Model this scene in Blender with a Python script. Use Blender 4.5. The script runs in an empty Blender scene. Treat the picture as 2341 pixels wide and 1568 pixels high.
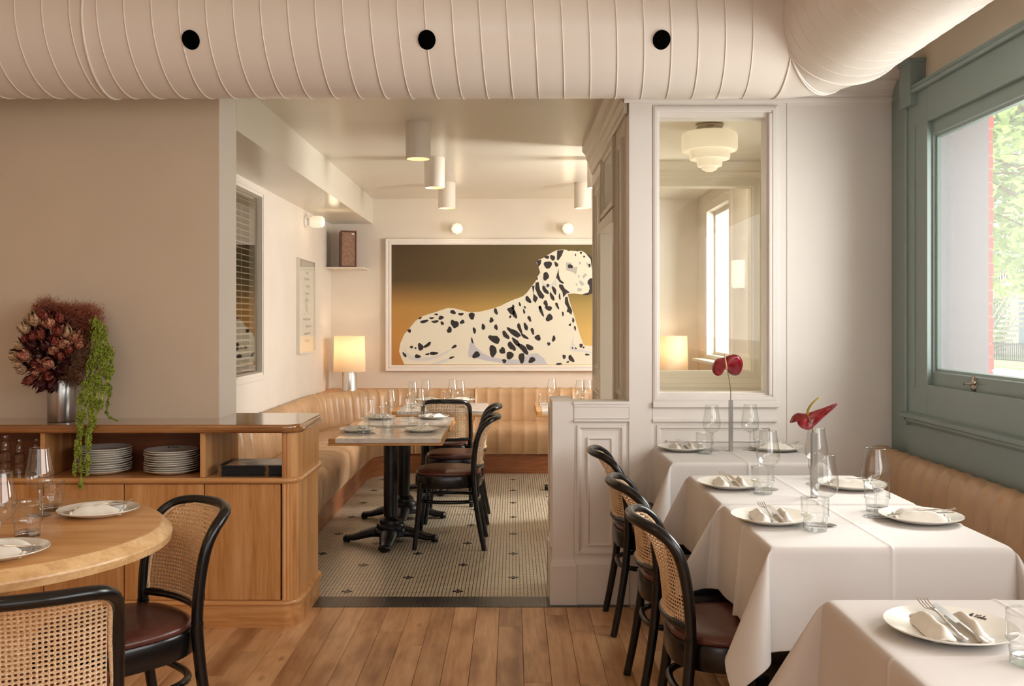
import bpy, bmesh, math, random
from mathutils import Vector, Matrix, noise
from mathutils.geometry import tessellate_polygon

S = bpy.context.scene
COL = S.collection
PI = math.pi
random.seed(11)

# ------------------------------------------------------------------ camera, sky, sun, lights, exposure
F = 2200.0; VX = 1172.0; VY = 732.0; H = 1.53
cam_d = bpy.data.cameras.new('camera'); cam = bpy.data.objects.new('camera', cam_d); COL.objects.link(cam)
cam_d.sensor_width = 36; cam_d.lens = F / 2341 * 36
cam_d.shift_x = -(VX - 1170.5) / 2341; cam_d.shift_y = -(784 - VY) / 2341
cam_d.clip_start = 0.05; cam_d.clip_end = 300
cam.location = (0, 0, H); cam.rotation_euler = (PI / 2, 0, 0)
S.camera = cam

S.view_settings.view_transform = 'Standard'
S.view_settings.look = 'None'
S.view_settings.gamma = 1
S.view_settings.use_curve_mapping = False
S.view_settings.exposure = 0.12
S.cycles.caustics_reflective = False
S.cycles.caustics_refractive = False
S.cycles.max_bounces = 6
S.cycles.use_adaptive_sampling = True
S.cycles.adaptive_threshold = 0.05
S.cycles.adaptive_min_samples = 12
S.cycles.diffuse_bounces = 4
S.cycles.glossy_bounces = 3
S.cycles.transparent_max_bounces = 16
S.cycles.sample_clamp_indirect = 6
S.cycles.use_denoising = True

w = bpy.data.worlds.new('sky'); S.world = w; w.use_nodes = True
bg = w.node_tree.nodes['Background']
bg.inputs[0].default_value = (0.93, 0.97, 1.0, 1); bg.inputs[1].default_value = 1.9


def lamp(kind, name, loc, rot, energy, color, size=None, size_y=None, **kw):
    d = bpy.data.lights.new(name, kind); d.energy = energy; d.color = color
    if kind == 'AREA':
        d.shape = 'RECTANGLE'; d.size = size; d.size_y = size_y or size
    elif kind == 'SUN':
        d.angle = size
    elif size is not None:
        d.shadow_soft_size = size
    for k, v in kw.items(): setattr(d, k, v)
    o = bpy.data.objects.new(name, d); COL.objects.link(o); o.location = loc; o.rotation_euler = rot
    return o


def aim(o, target):
    o.rotation_euler = (Vector(target) - o.location).to_track_quat('-Z', 'Y').to_euler()


sun = lamp('SUN', 'sun', (20, 14, 15), (0, 0, 0), 4.6, (1.0, 0.98, 0.95), math.radians(34))
aim(sun, (0, 0, 0))
# daylight through the street windows beside and behind the camera (windows themselves are out of view)
l1 = lamp('AREA', 'daylight_side', (2.0, 1.2, 1.95), (0, 0, 0), 85, (1.0, 0.97, 0.93), 3.6, 1.5); aim(l1, (-1.5, 2.4, 1.1))
l2 = lamp('AREA', 'daylight_front', (0.3, -2.3, 1.9), (0, 0, 0), 7, (1.0, 0.96, 0.90), 3.4, 1.8); aim(l2, (0.6, 5, 1.3))
l3 = lamp('AREA', 'warm_fill', (-2.2, 1.0, 3.25), (0, 0, 0), 12, (1.0, 0.78, 0.55), 1.2, 1.2)  # unseen warm fill light added under the ceiling, no fitting there

l4 = lamp('AREA', 'daylight_back', (1.93, 6.05, 1.9), (0, 0, 0), 14, (1.0, 0.97, 0.93), 0.9, 1.2); aim(l4, (0.9, 6.3, 1.3))
l5 = lamp('AREA', 'daylight_back_room', (1.93, 8.2, 1.85), (0, 0, 0), 60, (1.0, 0.98, 0.95), 0.9, 1.3); aim(l5, (-1, 8.2, 1.5))
# portals at the see-through windows
for nm, loc, sx, sy in (('portal', (2.25, 3.7, 1.87), 2.1, 1.25), ('portal_back', (2.2, 9.6, 1.6), 1.3, 1.4)):
    p = lamp('AREA', nm, loc, (0, PI / 2, 0), 1, (1, 1, 1), sy, sx); p.rotation_euler = (0, PI / 2, 0); p.data.cycles.is_portal = True


# ------------------------------------------------------------------ helpers: pixels to points
def pt(px, py, Y):
    return Vector(((px - VX) * Y / F, Y, H - (py - VY) * Y / F))


def onz(px, py, z):
    Y = (H - z) * F / (py - VY)
    return ((px - VX) * Y / F, Y)


# ------------------------------------------------------------------ helpers: materials
def mat(name, color=(0.8, 0.8, 0.8), rough=0.5, metal=0.0, spec=0.5, **kw):
    m = bpy.data.materials.new(name); m.use_nodes = True
    b = m.node_tree.nodes['Principled BSDF']
    b.inputs['Base Color'].default_value = (*color, 1); b.inputs['Roughness'].default_value = rough
    b.inputs['Metallic'].default_value = metal; b.inputs['Specular IOR Level'].default_value = spec
    for k, v in kw.items(): b.inputs[k].default_value = v
    return m


def srgb(r, g, b):
    f = lambda c: (c / 255 / 12.92) if c <= 10 else ((c / 255 + 0.055) / 1.055) ** 2.4
    return (f(r), f(g), f(b))


def N(m, t, **kw):
    n = m.node_tree.nodes.new(t)
    for k, v in kw.items():
        if k.startswith('i_'): n.inputs[k[2:].replace('_', ' ')].default_value = v
        else: setattr(n, k, v)
    return n


def L(m, a, b): m.node_tree.links.new(a, b)


def coords(m, scale=(1, 1, 1), rot=(0, 0, 0), kind='Object', rand=False):
    tc = N(m, 'ShaderNodeTexCoord'); mp = N(m, 'ShaderNodeMapping')
    mp.inputs['Scale'].default_value = scale; mp.inputs['Rotation'].default_value = rot
    L(m, tc.outputs[kind], mp.inputs['Vector'])
    if rand:
        oi = N(m, 'ShaderNodeObjectInfo'); mul = N(m, 'ShaderNodeMath', operation='MULTIPLY'); mul.inputs[1].default_value = 37.0
        L(m, oi.outputs['Random'], mul.inputs[0])
        cx = N(m, 'ShaderNodeCombineXYZ')
        for k in range(3): L(m, mul.outputs[0], cx.inputs[k])
        L(m, cx.outputs[0], mp.inputs['Location'])
    return mp.outputs['Vector']


def ramp(m, fac, stops):
    r = N(m, 'ShaderNodeValToRGB'); e = r.color_ramp.elements
    e[0].position, e[0].color = stops[0][0], (*stops[0][1], 1)
    e[1].position, e[1].color = stops[-1][0], (*stops[-1][1], 1)
    for p, c in stops[1:-1]:
        x = e.new(p); x.color = (*c, 1)
    L(m, fac, r.inputs[0]); return r.outputs[0]


def bump(m, h, strength=0.2, dist=0.01):
    b = m.node_tree.nodes['Principled BSDF']
    n = N(m, 'ShaderNodeBump'); n.inputs['Strength'].default_value = strength; n.inputs['Distance'].default_value = dist
    L(m, h, n.inputs['Height']); L(m, n.outputs[0], b.inputs['Normal'])


def bsdf(m): return m.node_tree.nodes['Principled BSDF']


def paint(name, color, rough=0.5, var=0.03, bs=0.06):
    m = mat(name, color, rough)
    v = coords(m)
    n = N(m, 'ShaderNodeTexNoise'); n.inputs['Scale'].default_value = 2.3; n.inputs['Detail'].default_value = 5; L(m, v, n.inputs['Vector'])
    c = ramp(m, n.outputs['Fac'], [(0.3, tuple(x * (1 - var) for x in color)), (0.7, tuple(min(1, x * (1 + var)) for x in color))])
    L(m, c, bsdf(m).inputs['Base Color'])
    n2 = N(m, 'ShaderNodeTexNoise'); n2.inputs['Scale'].default_value = 60; L(m, v, n2.inputs['Vector'])
    bump(m, n2.outputs['Fac'], bs, 0.004)
    return m


def wood(name, dark, mid, light, scale=(1, 1, 1), rough=0.4, rand=False, grain=1.0, tone=0.0, coat=0.0):
    """grain runs along local Z of the scaled coordinates (make that axis small)"""
    m = mat(name, mid, rough); b = bsdf(m); b.inputs['Coat Weight'].default_value = coat; b.inputs['Coat Roughness'].default_value = 0.12
    v = coords(m, scale, rand=rand)
    n = N(m, 'ShaderNodeTexNoise'); n.inputs['Scale'].default_value = 1.0; n.inputs['Detail'].default_value = 6; n.inputs['Distortion'].default_value = 0.6 * grain
    L(m, v, n.inputs['Vector'])
    wv = N(m, 'ShaderNodeTexNoise'); wv.inputs['Scale'].default_value = 4.5; wv.inputs['Detail'].default_value = 8; wv.inputs['Roughness'].default_value = 0.65
    L(m, v, wv.inputs['Vector'])
    mx = N(m, 'ShaderNodeMix'); mx.data_type = 'FLOAT'; mx.inputs[0].default_value = 0.45
    L(m, n.outputs['Fac'], mx.inputs[2]); L(m, wv.outputs['Fac'], mx.inputs[3])
    c = ramp(m, mx.outputs[0], [(0.33, dark), (0.5, mid), (0.66, light)])
    if tone:
        oi = N(m, 'ShaderNodeObjectInfo'); mr = N(m, 'ShaderNodeMapRange')
        mr.inputs['To Min'].default_value = 1 - tone; mr.inputs['To Max'].default_value = 1 + tone
        L(m, oi.outputs['Random'], mr.inputs['Value'])
        hs = N(m, 'ShaderNodeHueSaturation'); L(m, mr.outputs[0], hs.inputs['Value']); L(m, c, hs.inputs['Color']); c = hs.outputs[0]
    L(m, c, b.inputs['Base Color'])
    bump(m, wv.outputs['Fac'], 0.08, 0.002)
    return m


M = {}
M['wall'] = paint('wall_paint', srgb(226, 216, 203), 0.55)
M['wall_dim'] = paint('wall_paint_dim_warm', srgb(212, 194, 171), 0.6)  # cream wall paint darkened and warmed to stand in for dim warm light
M['tan'] = paint('tan_upper_wall', srgb(240, 224, 203), 0.6)
M['trim'] = paint('trim_paint', srgb(236, 229, 223), 0.4, 0.012, 0.01)
M['screen'] = paint('screen_paint', srgb(214, 204, 186), 0.4, 0.012, 0.01)
M['ceil'] = paint('ceiling_gloss', srgb(222, 214, 198), 0.28, 0.02, 0.03)
M['duct'] = paint('duct_paint', srgb(230, 221, 212), 0.32, 0.01, 0.02)
M['teal'] = paint('sage_paint', srgb(136, 152, 148), 0.35, 0.02, 0.01)
M['black_hole'] = mat('painted_hole_dark', (0.002, 0.002, 0.002), 1.0, spec=0)
OD, OM, OL = srgb(172, 114, 62), srgb(203, 147, 90), srgb(221, 171, 117)
M['oak'] = wood('oak_veneer', OD, OM, OL, (14, 14, 0.9), 0.38, rand=True, tone=0.06)
M['oak_h'] = wood('oak_horizontal', OD, OM, OL, (0.9, 14, 14), 0.35, tone=0.05, coat=0.3)
M['oak_top'] = wood('oak_polished_top', srgb(118, 72, 38), srgb(150, 98, 54), srgb(176, 124, 74), (0.9, 14, 14), 0.12, coat=1.0)
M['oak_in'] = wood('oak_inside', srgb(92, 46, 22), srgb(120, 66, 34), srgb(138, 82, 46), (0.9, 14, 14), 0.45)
M['table_oak'] = wood('table_oak', srgb(188, 130, 74), srgb(214, 158, 98), srgb(228, 180, 122), (1.1, 16, 16), 0.34, coat=0.12)
M['table_rim'] = wood('table_rim_oak', srgb(196, 150, 100), srgb(222, 180, 128), srgb(236, 200, 152), (5, 14, 22), 0.3)
M['edge_wood'] = wood('edge_wood', srgb(168, 112, 58), srgb(200, 144, 84), srgb(218, 168, 108), (2, 20, 20), 0.35)
M['kick'] = wood('kick_wood', srgb(112, 62, 34), srgb(146, 88, 52), srgb(168, 108, 66), (1.5, 1.5, 18), 0.35)
M['walnut'] = wood('walnut', srgb(62, 28, 16), srgb(96, 46, 26), srgb(122, 64, 38), (16, 16, 2), 0.3)


def plank_mat():
    m = wood('floor_oak', srgb(170, 120, 80), srgb(206, 158, 112), srgb(226, 184, 140), (11, 0.9, 11), 0.36, rand=True, tone=0.13)
    b = bsdf(m)
    src = b.inputs['Base Color'].links[0].from_socket
    v = coords(m, (6, 2.4, 6), rand=True)
    vo = N(m, 'ShaderNodeTexVoronoi'); vo.inputs['Scale'].default_value = 1.0; L(m, v, vo.inputs['Vector'])
    nz = N(m, 'ShaderNodeTexNoise'); nz.inputs['Scale'].default_value = 1.1; L(m, v, nz.inputs['Vector'])
    k = ramp(m, vo.outputs['Distance'], [(0.03, (0.35, 0.27, 0.2)), (0.12, (1, 1, 1))])
    k2 = ramp(m, nz.outputs['Fac'], [(0.33, (0.66, 0.58, 0.52)), (0.52, (1, 1, 1))])
    a = N(m, 'ShaderNodeMix'); a.data_type = 'RGBA'; a.blend_type = 'MULTIPLY'; a.inputs[0].default_value = 0.8
    L(m, src, a.inputs[6]); L(m, k, a.inputs[7])
    a2 = N(m, 'ShaderNodeMix'); a2.data_type = 'RGBA'; a2.blend_type = 'MULTIPLY'; a2.inputs[0].default_value = 0.9
    L(m, a.outputs[2], a2.inputs[6]); L(m, k2, a2.inputs[7])
    L(m, a2.outputs[2], b.inputs['Base Color'])
    return m


M['plank'] = plank_mat()


def mosaic(name, c1, c2, mortar):
    m = mat(name, c1, 0.3); v = coords(m)
    t = N(m, 'ShaderNodeTexBrick'); t.offset = 0; t.squash = 1
    t.inputs['Scale'].default_value = 1; t.inputs['Brick Width'].default_value = 0.0209; t.inputs['Row Height'].default_value = 0.0209
    t.inputs['Mortar Size'].default_value = 0.0021; t.inputs['Mortar Smooth'].default_value = 0.2; t.inputs['Bias'].default_value = 0
    t.inputs['Color1'].default_value = (*c1, 1); t.inputs['Color2'].default_value = (*c2, 1); t.inputs['Mortar'].default_value = (*mortar, 1)
    L(m, v, t.inputs['Vector']); L(m, t.outputs['Color'], bsdf(m).inputs['Base Color'])
    inv = N(m, 'ShaderNodeMath', operation='SUBTRACT'); inv.inputs[0].default_value = 1; L(m, t.outputs['Fac'], inv.inputs[1])
    bump(m, inv.outputs[0], 0.5, 0.002)
    return m


M['mosaic'] = mosaic('mosaic_cream', srgb(212, 200, 176), srgb(196, 182, 156), srgb(44, 34, 28))
M['mosaic_dark'] = mosaic('mosaic_charcoal', srgb(62, 62, 62), srgb(50, 50, 52), srgb(26, 24, 22))
M['tile_dark'] = mat('tile_dark', srgb(44, 36, 34), 0.3)


def leather(name, c, rough=0.38, var=0.12):
    m = mat(name, c, rough); v = coords(m)
    n = N(m, 'ShaderNodeTexNoise'); n.inputs['Scale'].default_value = 5; n.inputs['Detail'].default_value = 6; L(m, v, n.inputs['Vector'])
    L(m, ramp(m, n.outputs['Fac'], [(0.3, tuple(x * (1 - var) for x in c)), (0.7, tuple(min(1, x * (1 + var)) for x in c))]), bsdf(m).inputs['Base Color'])
    n2 = N(m, 'ShaderNodeTexNoise'); n2.inputs['Scale'].default_value = 14; n2.inputs['Detail'].default_value = 8; L(m, v, n2.inputs['Vector'])
    bump(m, n2.outputs['Fac'], 0.18, 0.01); return m


M['banq'] = leather('tan_leather', srgb(190, 152, 114), 0.32)
M['seatl'] = leather('brown_leather', srgb(92, 50, 40), 0.3)
M['black'] = mat('black_lacquer', srgb(18, 16, 16), 0.24)
M['iron'] = mat('black_iron', srgb(18, 15, 16), 0.35)


def cane_mat():
    m = mat('woven_cane', srgb(222, 184, 140), 0.55); v = coords(m)
    wv = N(m, 'ShaderNodeTexNoise'); wv.inputs['Scale'].default_value = 220; L(m, v, wv.inputs['Vector'])
    L(m, ramp(m, wv.outputs['Fac'], [(0.35, srgb(200, 160, 118)), (0.65, srgb(238, 212, 176))]), bsdf(m).inputs['Base Color'])
    return m


M['cane'] = cane_mat()


def cloth(name, c):
    m = mat(name, c, 0.85, spec=0.15); b = bsdf(m); b.inputs['Sheen Weight'].default_value = 0.1
    v = coords(m); n = N(m, 'ShaderNodeTexNoise'); n.inputs['Scale'].default_value = 420; L(m, v, n.inputs['Vector'])
    n3 = N(m, 'ShaderNodeTexNoise'); n3.inputs['Scale'].default_value = 9; n3.inputs['Detail'].default_value = 4; L(m, v, n3.inputs['Vector'])
    ad = N(m, 'ShaderNodeMath', operation='MULTIPLY_ADD'); ad.inputs[1].default_value = 0.12; L(m, n.outputs['Fac'], ad.inputs[0]); L(m, n3.outputs['Fac'], ad.inputs[2])
    bump(m, ad.outputs[0], 0.22, 0.006); return m


M['linen'] = cloth('white_linen', srgb(212, 206, 202))
M['napkin'] = cloth('napkin_cotton', srgb(233, 228, 218))
M['china'] = mat('white_china', srgb(228, 223, 213), 0.14)
M['steel'] = mat('steel', srgb(222, 218, 212), 0.24, 1.0)
M['brushed'] = mat('brushed_steel', srgb(176, 172, 168), 0.28, 1.0)
M['nickel'] = mat('nickel', srgb(170, 158, 142), 0.25, 1.0)
M['ink'] = mat('ink', srgb(70, 58, 50), 0.6)


def thin_glass(name, tint=(0.985, 0.99, 0.985), ior=1.5, gloss=1.0, rough=0.0, edge=None):
    m = bpy.data.materials.new(name); m.use_nodes = True; nt = m.node_tree; nt.nodes.clear()
    o = nt.nodes.new('ShaderNodeOutputMaterial'); mx = nt.nodes.new('ShaderNodeMixShader')
    t = nt.nodes.new('ShaderNodeBsdfTransparent'); t.inputs[0].default_value = (*tint, 1)
    g = nt.nodes.new('ShaderNodeBsdfAnisotropic'); g.inputs['Color'].default_value = (gloss, gloss, gloss, 1); g.inputs['Roughness'].default_value = rough
    # Schlick reflectance, the same from both sides of the sheet
    f0 = ((ior - 1) / (ior + 1)) ** 2
    lw = nt.nodes.new('ShaderNodeLayerWeight'); lw.inputs[0].default_value = 0.5
    pw = nt.nodes.new('ShaderNodeMath'); pw.operation = 'POWER'; pw.inputs[1].default_value = 5.0
    f = nt.nodes.new('ShaderNodeMath'); f.operation = 'MULTIPLY_ADD'; f.inputs[1].default_value = 1 - f0; f.inputs[2].default_value = f0
    nt.links.new(lw.outputs['Facing'], pw.inputs[0]); nt.links.new(pw.outputs[0], f.inputs[0])
    if edge:   # a longer path through the glass towards the rim of the shape takes more light
        e1 = nt.nodes.new('ShaderNodeMath'); e1.operation = 'POWER'; e1.inputs[1].default_value = 2.5
        em = nt.nodes.new('ShaderNodeMix'); em.data_type = 'RGBA'; em.inputs[6].default_value = (*tint, 1); em.inputs[7].default_value = (*edge, 1)
        nt.links.new(lw.outputs['Facing'], e1.inputs[0]); nt.links.new(e1.outputs[0], em.inputs[0]); nt.links.new(em.outputs[2], t.inputs[0])
    nt.links.new(f.outputs[0], mx.inputs[0]); nt.links.new(t.outputs[0], mx.inputs[1]); nt.links.new(g.outputs[0], mx.inputs[2]); nt.links.new(mx.outputs[0], o.inputs[0])
    return m


M['wine'] = thin_glass('wine_glass_clear', (0.975, 0.98, 0.975), 1.8, edge=(.60, .60, .59))
M['pane'] = thin_glass('window_pane', (0.97, 0.98, 0.97), 1.3)
M['street_pane'] = thin_glass('street_pane_glare_veil', (0.97, 0.98, 0.97), 1.3)
_nt = M['street_pane'].node_tree; _o = [n for n in _nt.nodes if n.type == 'OUTPUT_MATERIAL'][0]; _src = _o.inputs[0].links[0].from_socket
_tr = _nt.nodes.new('ShaderNodeBsdfTranslucent'); _tr.inputs[0].default_value = (1, 1, 1, 1); _m = _nt.nodes.new('ShaderNodeMixShader'); _m.inputs[0].default_value = 0.025  # translucent share puts the street's washed-out glare into the glass
_nt.links.new(_src, _m.inputs[1]); _nt.links.new(_tr.outputs[0], _m.inputs[2]); _nt.links.new(_m.outputs[0], _o.inputs[0])
M['pane_refl'] = thin_glass('interior_pane', (0.86, 0.86, 0.82), 1.5)
M['glass'] = thin_glass('thick_glass', (0.92, 0.93, 0.92), 2.1, edge=(.42, .42, .41))


def emis(name, c, s, base=(0.8, 0.75, 0.65)):
    m = mat(name, base, 0.3); b = bsdf(m); b.inputs['Emission Color'].default_value = (*c, 1); b.inputs['Emission Strength'].default_value = s; return m


M['opal'] = emis('opal_glass_lit', (1.0, 0.78, 0.48), 0.42, (.66, .62, .54))
M['opal_hot'] = emis('opal_globe_lit', (1.0, 0.84, 0.62), 0.42)
M['bulb'] = emis('lamp_bulb', (1.0, 0.62, 0.3), 6.0)


def shade_mat():
    m = bpy.data.materials.new('linen_shade'); m.use_nodes = True; nt = m.node_tree; nt.nodes.clear()
    o = nt.nodes.new('ShaderNodeOutputMaterial'); mx = nt.nodes.new('ShaderNodeMixShader'); mx.inputs[0].default_value = 0.55
    d = nt.nodes.new('ShaderNodeBsdfDiffuse'); d.inputs[0].default_value = (0.82, 0.74, 0.62, 1)
    t = nt.nodes.new('ShaderNodeBsdfTranslucent'); t.inputs[0].default_value = (1.0, 0.8, 0.56, 1)
    nt.links.new(d.outputs[0], mx.inputs[1]); nt.links.new(t.outputs[0], mx.inputs[2]); nt.links.new(mx.outputs[0], o.inputs[0]); return m


M['shade'] = shade_mat()


def marble_mat():
    m = mat('marble', srgb(205, 192, 180), 0.12); v = coords(m, (2.2, 5, 5), rand=True)
    n = N(m, 'ShaderNodeTexNoise'); n.inputs['Scale'].default_value = 1.6; n.inputs['Detail'].default_value = 8; n.inputs['Distortion'].default_value = 1.4; L(m, v, n.inputs['Vector'])
    L(m, ramp(m, n.outputs['Fac'], [(0.3, srgb(140, 128, 124)), (0.40, srgb(205, 194, 186)), (0.55, srgb(232, 225, 218)), (0.72, srgb(200, 190, 182))]), bsdf(m).inputs['Base Color'])
    return m


M['marble'] = marble_mat()


# ------------------------------------------------------------------ helpers: mesh
def box(bm, x0, x1, y0, y1, z0, z1, Mx=None):
    vs = [bm.verts.new((x, y, z)) for x in (x0, x1) for y in (y0, y1) for z in (z0, z1)]
    if Mx is not None:
        for v in vs: v.co = Mx @ v.co
    for f in ((0, 1, 3, 2), (4, 6, 7, 5), (0, 4, 5, 1), (2, 3, 7, 6), (0, 2, 6, 4), (1, 5, 7, 3)):
        bm.faces.new([vs[i] for i in f])
    return vs


def rings(bm, rows, closed_u=True, cap0=False, cap1=False):
    vr = [[bm.verts.new(p) for p in r] for r in rows]
    n = len(vr[0])
    for a, b in zip(vr[:-1], vr[1:]):
        for i in range(n if closed_u else n - 1):
            j = (i + 1) % n
            bm.faces.new((a[i], a[j], b[j], b[i]))
    if cap0: bm.faces.new(list(reversed(vr[0])))
    if cap1: bm.faces.new(vr[-1])
    return vr


def lathe(bm, prof, seg=32, c=(0, 0, 0), cap0=False, cap1=False, shape=None):
    rows = []
    for r, z in prof:
        rows.append([(c[0] + r * (shape(k, z) if shape else 1) * math.cos(2 * PI * k / seg), c[1] + r * (shape(k, z) if shape else 1) * math.sin(2 * PI * k / seg), c[2] + z) for k in range(seg)])
    return rings(bm, rows, True, cap0, cap1)


def catmull(P, n=6, closed=False):
    P = [Vector(p) for p in P]; out = []
    m = len(P); rng = range(m if closed else m - 1)
    for i in rng:
        p0 = P[(i - 1) % m] if closed or i > 0 else P[0]
        p1 = P[i]; p2 = P[(i + 1) % m]
        p3 = P[(i + 2) % m] if closed or i + 2 < m else P[-1]
        for k in range(n):
            t = k / n
            out.append(0.5 * ((2 * p1) + (p2 - p0) * t + (2 * p0 - 5 * p1 + 4 * p2 - p3) * t * t + (3 * p1 - p0 - 3 * p2 + p3) * t ** 3))
    if not closed: out.append(P[-1])
    return out


def tube(bm, pts, r, seg=8, closed=False, up=None, flat=1.0):
    pts = [Vector(p) for p in pts]; n = len(pts); rows = []
    rr = r if callable(r) else (lambda t: r)
    prev = None
    for i, p in enumerate(pts):
        if closed: t = (pts[(i + 1) % n] - pts[i - 1])
        else: t = (pts[min(i + 1, n - 1)] - pts[max(i - 1, 0)])
        t.normalize()
        if prev is None:
            a = Vector(up) if up else (Vector((0, 0, 1)) if abs(t.z) < 0.9 else Vector((1, 0, 0)))
        else: a = prev
        a = (a - t * a.dot(t)).normalized(); prev = a
        b = t.cross(a); R = rr(i / max(1, n - 1))
        rows.append([p + a * (R * math.cos(2 * PI * k / seg)) + b * (R * flat * math.sin(2 * PI * k / seg)) for k in range(seg)])
    if closed: rows.append(rows[0])
    vr = rings(bm, rows, True, not closed, not closed)
    if closed: bmesh.ops.remove_doubles(bm, verts=bm.verts, dist=1e-6)
    return vr


def rect_ring(bm, u0, u1, v0, v1, prof, fn, fill=False):
    """prof = [(inset, depth)...]; fn(u, v, d) -> point"""
    rows = []
    for ins, d in prof:
        rows.append([fn(u0 + ins, v0 + ins, d), fn(u1 - ins, v0 + ins, d), fn(u1 - ins, v1 - ins, d), fn(u0 + ins, v1 - ins, d)])
    return rings(bm, rows, True, False, fill)


def sweep(bm, pts, prof, fn):
    """sweep profile [(a,b)] between path points through fn(p, a, b)"""
    rings(bm, [[fn(p, a, b) for a, b in prof] for p in pts], True, True, True)


def prism(bm, poly, z0, z1, Mx=None, fn=None):
    f = fn or (lambda x, y, z: (x, y, z))
    a = [bm.verts.new(f(x, y, z0)) for x, y in poly]; b = [bm.verts.new(f(x, y, z1)) for x, y in poly]
    if Mx is not None:
        for v in a + b: v.co = Mx @ v.co
    n = len(poly)
    for i in range(n): bm.faces.new((a[i], a[(i + 1) % n], b[(i + 1) % n], b[i]))
    tri = tessellate_polygon([[Vector((x, y, 0)) for x, y in poly]])
    for t in tri:
        bm.faces.new([b[i] for i in t]); bm.faces.new([a[i] for i in reversed(t)])


def build(name, bm, m, parent=None, smooth=False, bevel=0, loc=None, rot=None, seg=2, fix=True, sub=0, angle=None):
    if fix: bmesh.ops.recalc_face_normals(bm, faces=bm.faces)
    me = bpy.data.meshes.new(name); bm.to_mesh(me); bm.free()
    for mm in (m if isinstance(m, (list, tuple)) else [m]): me.materials.append(mm)
    if smooth:
        me.polygons.foreach_set('use_smooth', [True] * len(me.polygons))
        if smooth == 'auto':
            me.set_sharp_from_angle(angle=math.radians(angle or 35))
    o = bpy.data.objects.new(name, me); COL.objects.link(o)
    if parent: o.parent = parent
    if loc: o.location = loc
    if rot: o.rotation_euler = rot
    if bevel:
        b = o.modifiers.new('bevel', 'BEVEL'); b.width = bevel; b.segments = seg; b.limit_method = 'ANGLE'; b.angle_limit = math.radians(40)
    if sub:
        s = o.modifiers.new('sub', 'SUBSURF'); s.levels = sub; s.render_levels = sub
    return o


def BM(): return bmesh.new()


def boxo(name, dims, m, parent=None, bevel=0, **kw):
    bm = BM(); box(bm, *dims); return build(name, bm, m, parent, bevel=bevel, **kw)


def thing(name, label, cat, loc=(0, 0, 0), rz=0, group=None):
    o = bpy.data.objects.new(name, None); COL.objects.link(o); o.empty_display_size = 0.1
    o.location = loc; o.rotation_euler = (0, 0, rz)
    return tag(o, label, cat, group)


def tag(o, label, cat, group=None):
    o['label'] = label; o['category'] = cat
    if group: o['group'] = group
    return o


def struct(o, kind='structure'):
    o['kind'] = kind; return o


KIDS = {}


def dup(root, loc, rz=None, label=None, group=None, rot=None, scale=None):
    def cp(o, parent):
        c = o.copy(); COL.objects.link(c); c.parent = parent
        for ch in list(o.children): cp(ch, c)
        return c
    r = cp(root, None); r.location = loc
    if rot is not None: r.rotation_euler = rot
    elif rz is not None: r.rotation_euler = (0, 0, rz)
    if scale: r.scale = scale
    if label: r['label'] = label
    if group: r['group'] = group
    return r


class Proto:
    """first placement moves the prototype itself, later ones copy it"""
    def __init__(self, maker): self.maker = maker; self.p = None
    def place(self, loc, rz=0, label=None, group=None, scale=None, rot=None):
        if self.p is None:
            self.p = self.maker(); o = self.p; o.location = loc
            o.rotation_euler = rot if rot is not None else (0, 0, rz)
            if scale: o.scale = scale
            if label: o['label'] = label
            if group: o['group'] = group
            return o
        return dup(self.p, loc, rz, label, group, rot, scale or (1, 1, 1))

# ================================================================== THE SETTING
XR = 2.06; XL = -4.2; YF = 5.19; CZ = 3.35; YB = 10.7
fxz = lambda Y: (lambda u, v, d: (u, Y - d, v))       # panel on a wall facing the camera
fyz = lambda X, s=1: (lambda u, v, d: (X + s * d, u, v))


def wall_with_holes(name, m, axis, a0, a1, b0, b1, z0, z1, holes, mats=None):
    """axis 'x': slab between x=a0..a1 running along y=b0..b1; axis 'y': slab y=a0..a1 along x"""
    bm = BM(); cuts = sorted(set([b0, b1] + [h[0] for h in holes] + [h[1] for h in holes]))
    for p, q in zip(cuts[:-1], cuts[1:]):
        hs = sorted([h for h in holes if h[0] <= p + 1e-6 and h[1] >= q - 1e-6], key=lambda h: h[2])
        z = z0; spans = []
        for h in hs: spans.append((z, h[2])); z = h[3]
        spans.append((z, z1))
        for s, e in spans:
            if e - s > 1e-4:
                if axis == 'x': box(bm, a0, a1, p, q, s, e)
                else: box(bm, p, q, a0, a1, s, e)
    return struct(build(name, bm, m))


# --- floors
bm = BM(); box(bm, XL, XR, -2.6, 5.13, -0.12, -0.012)
floor = struct(build('floor', bm, M['oak_in']))
pw = 0.118; n = 0
cols = int((XR - XL) / pw) + 1
for i in range(cols):
    x0 = -4.2 + i * pw
    y = -2.6
    while y < 5.13:
        ln = random.choice([0.75, 1.0, 1.3, 1.6]) * random.uniform(0.85, 1.15)
        if y < 2.2: ln = 4.1 + random.random() * 1.3
        ya, yb = max(y, -2.6), min(y + ln, 5.13)
        y += ln
        if yb - ya < 0.02: continue
        if n >= 299: break
        bm = BM(); hw = pw / 2 - 0.0008; hl = (yb - ya) / 2 - 0.0008
        b = 0.0012
        rings(bm, [[(-hw, -hl, -0.012), (hw, -hl, -0.012), (hw, hl, -0.012), (-hw, hl, -0.012)],
                   [(-hw, -hl, -b), (hw, -hl, -b), (hw, hl, -b), (-hw, hl, -b)],
                   [(-hw + b, -hl + b, 0), (hw - b, -hl + b, 0), (hw - b, hl - b, 0), (-hw + b, hl - b, 0)]], True, False, True)
        build('plank', bm, M['plank'], floor, loc=(min(x0 + pw / 2, XR - pw / 2), (ya + yb) / 2, 0)); n += 1

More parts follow.
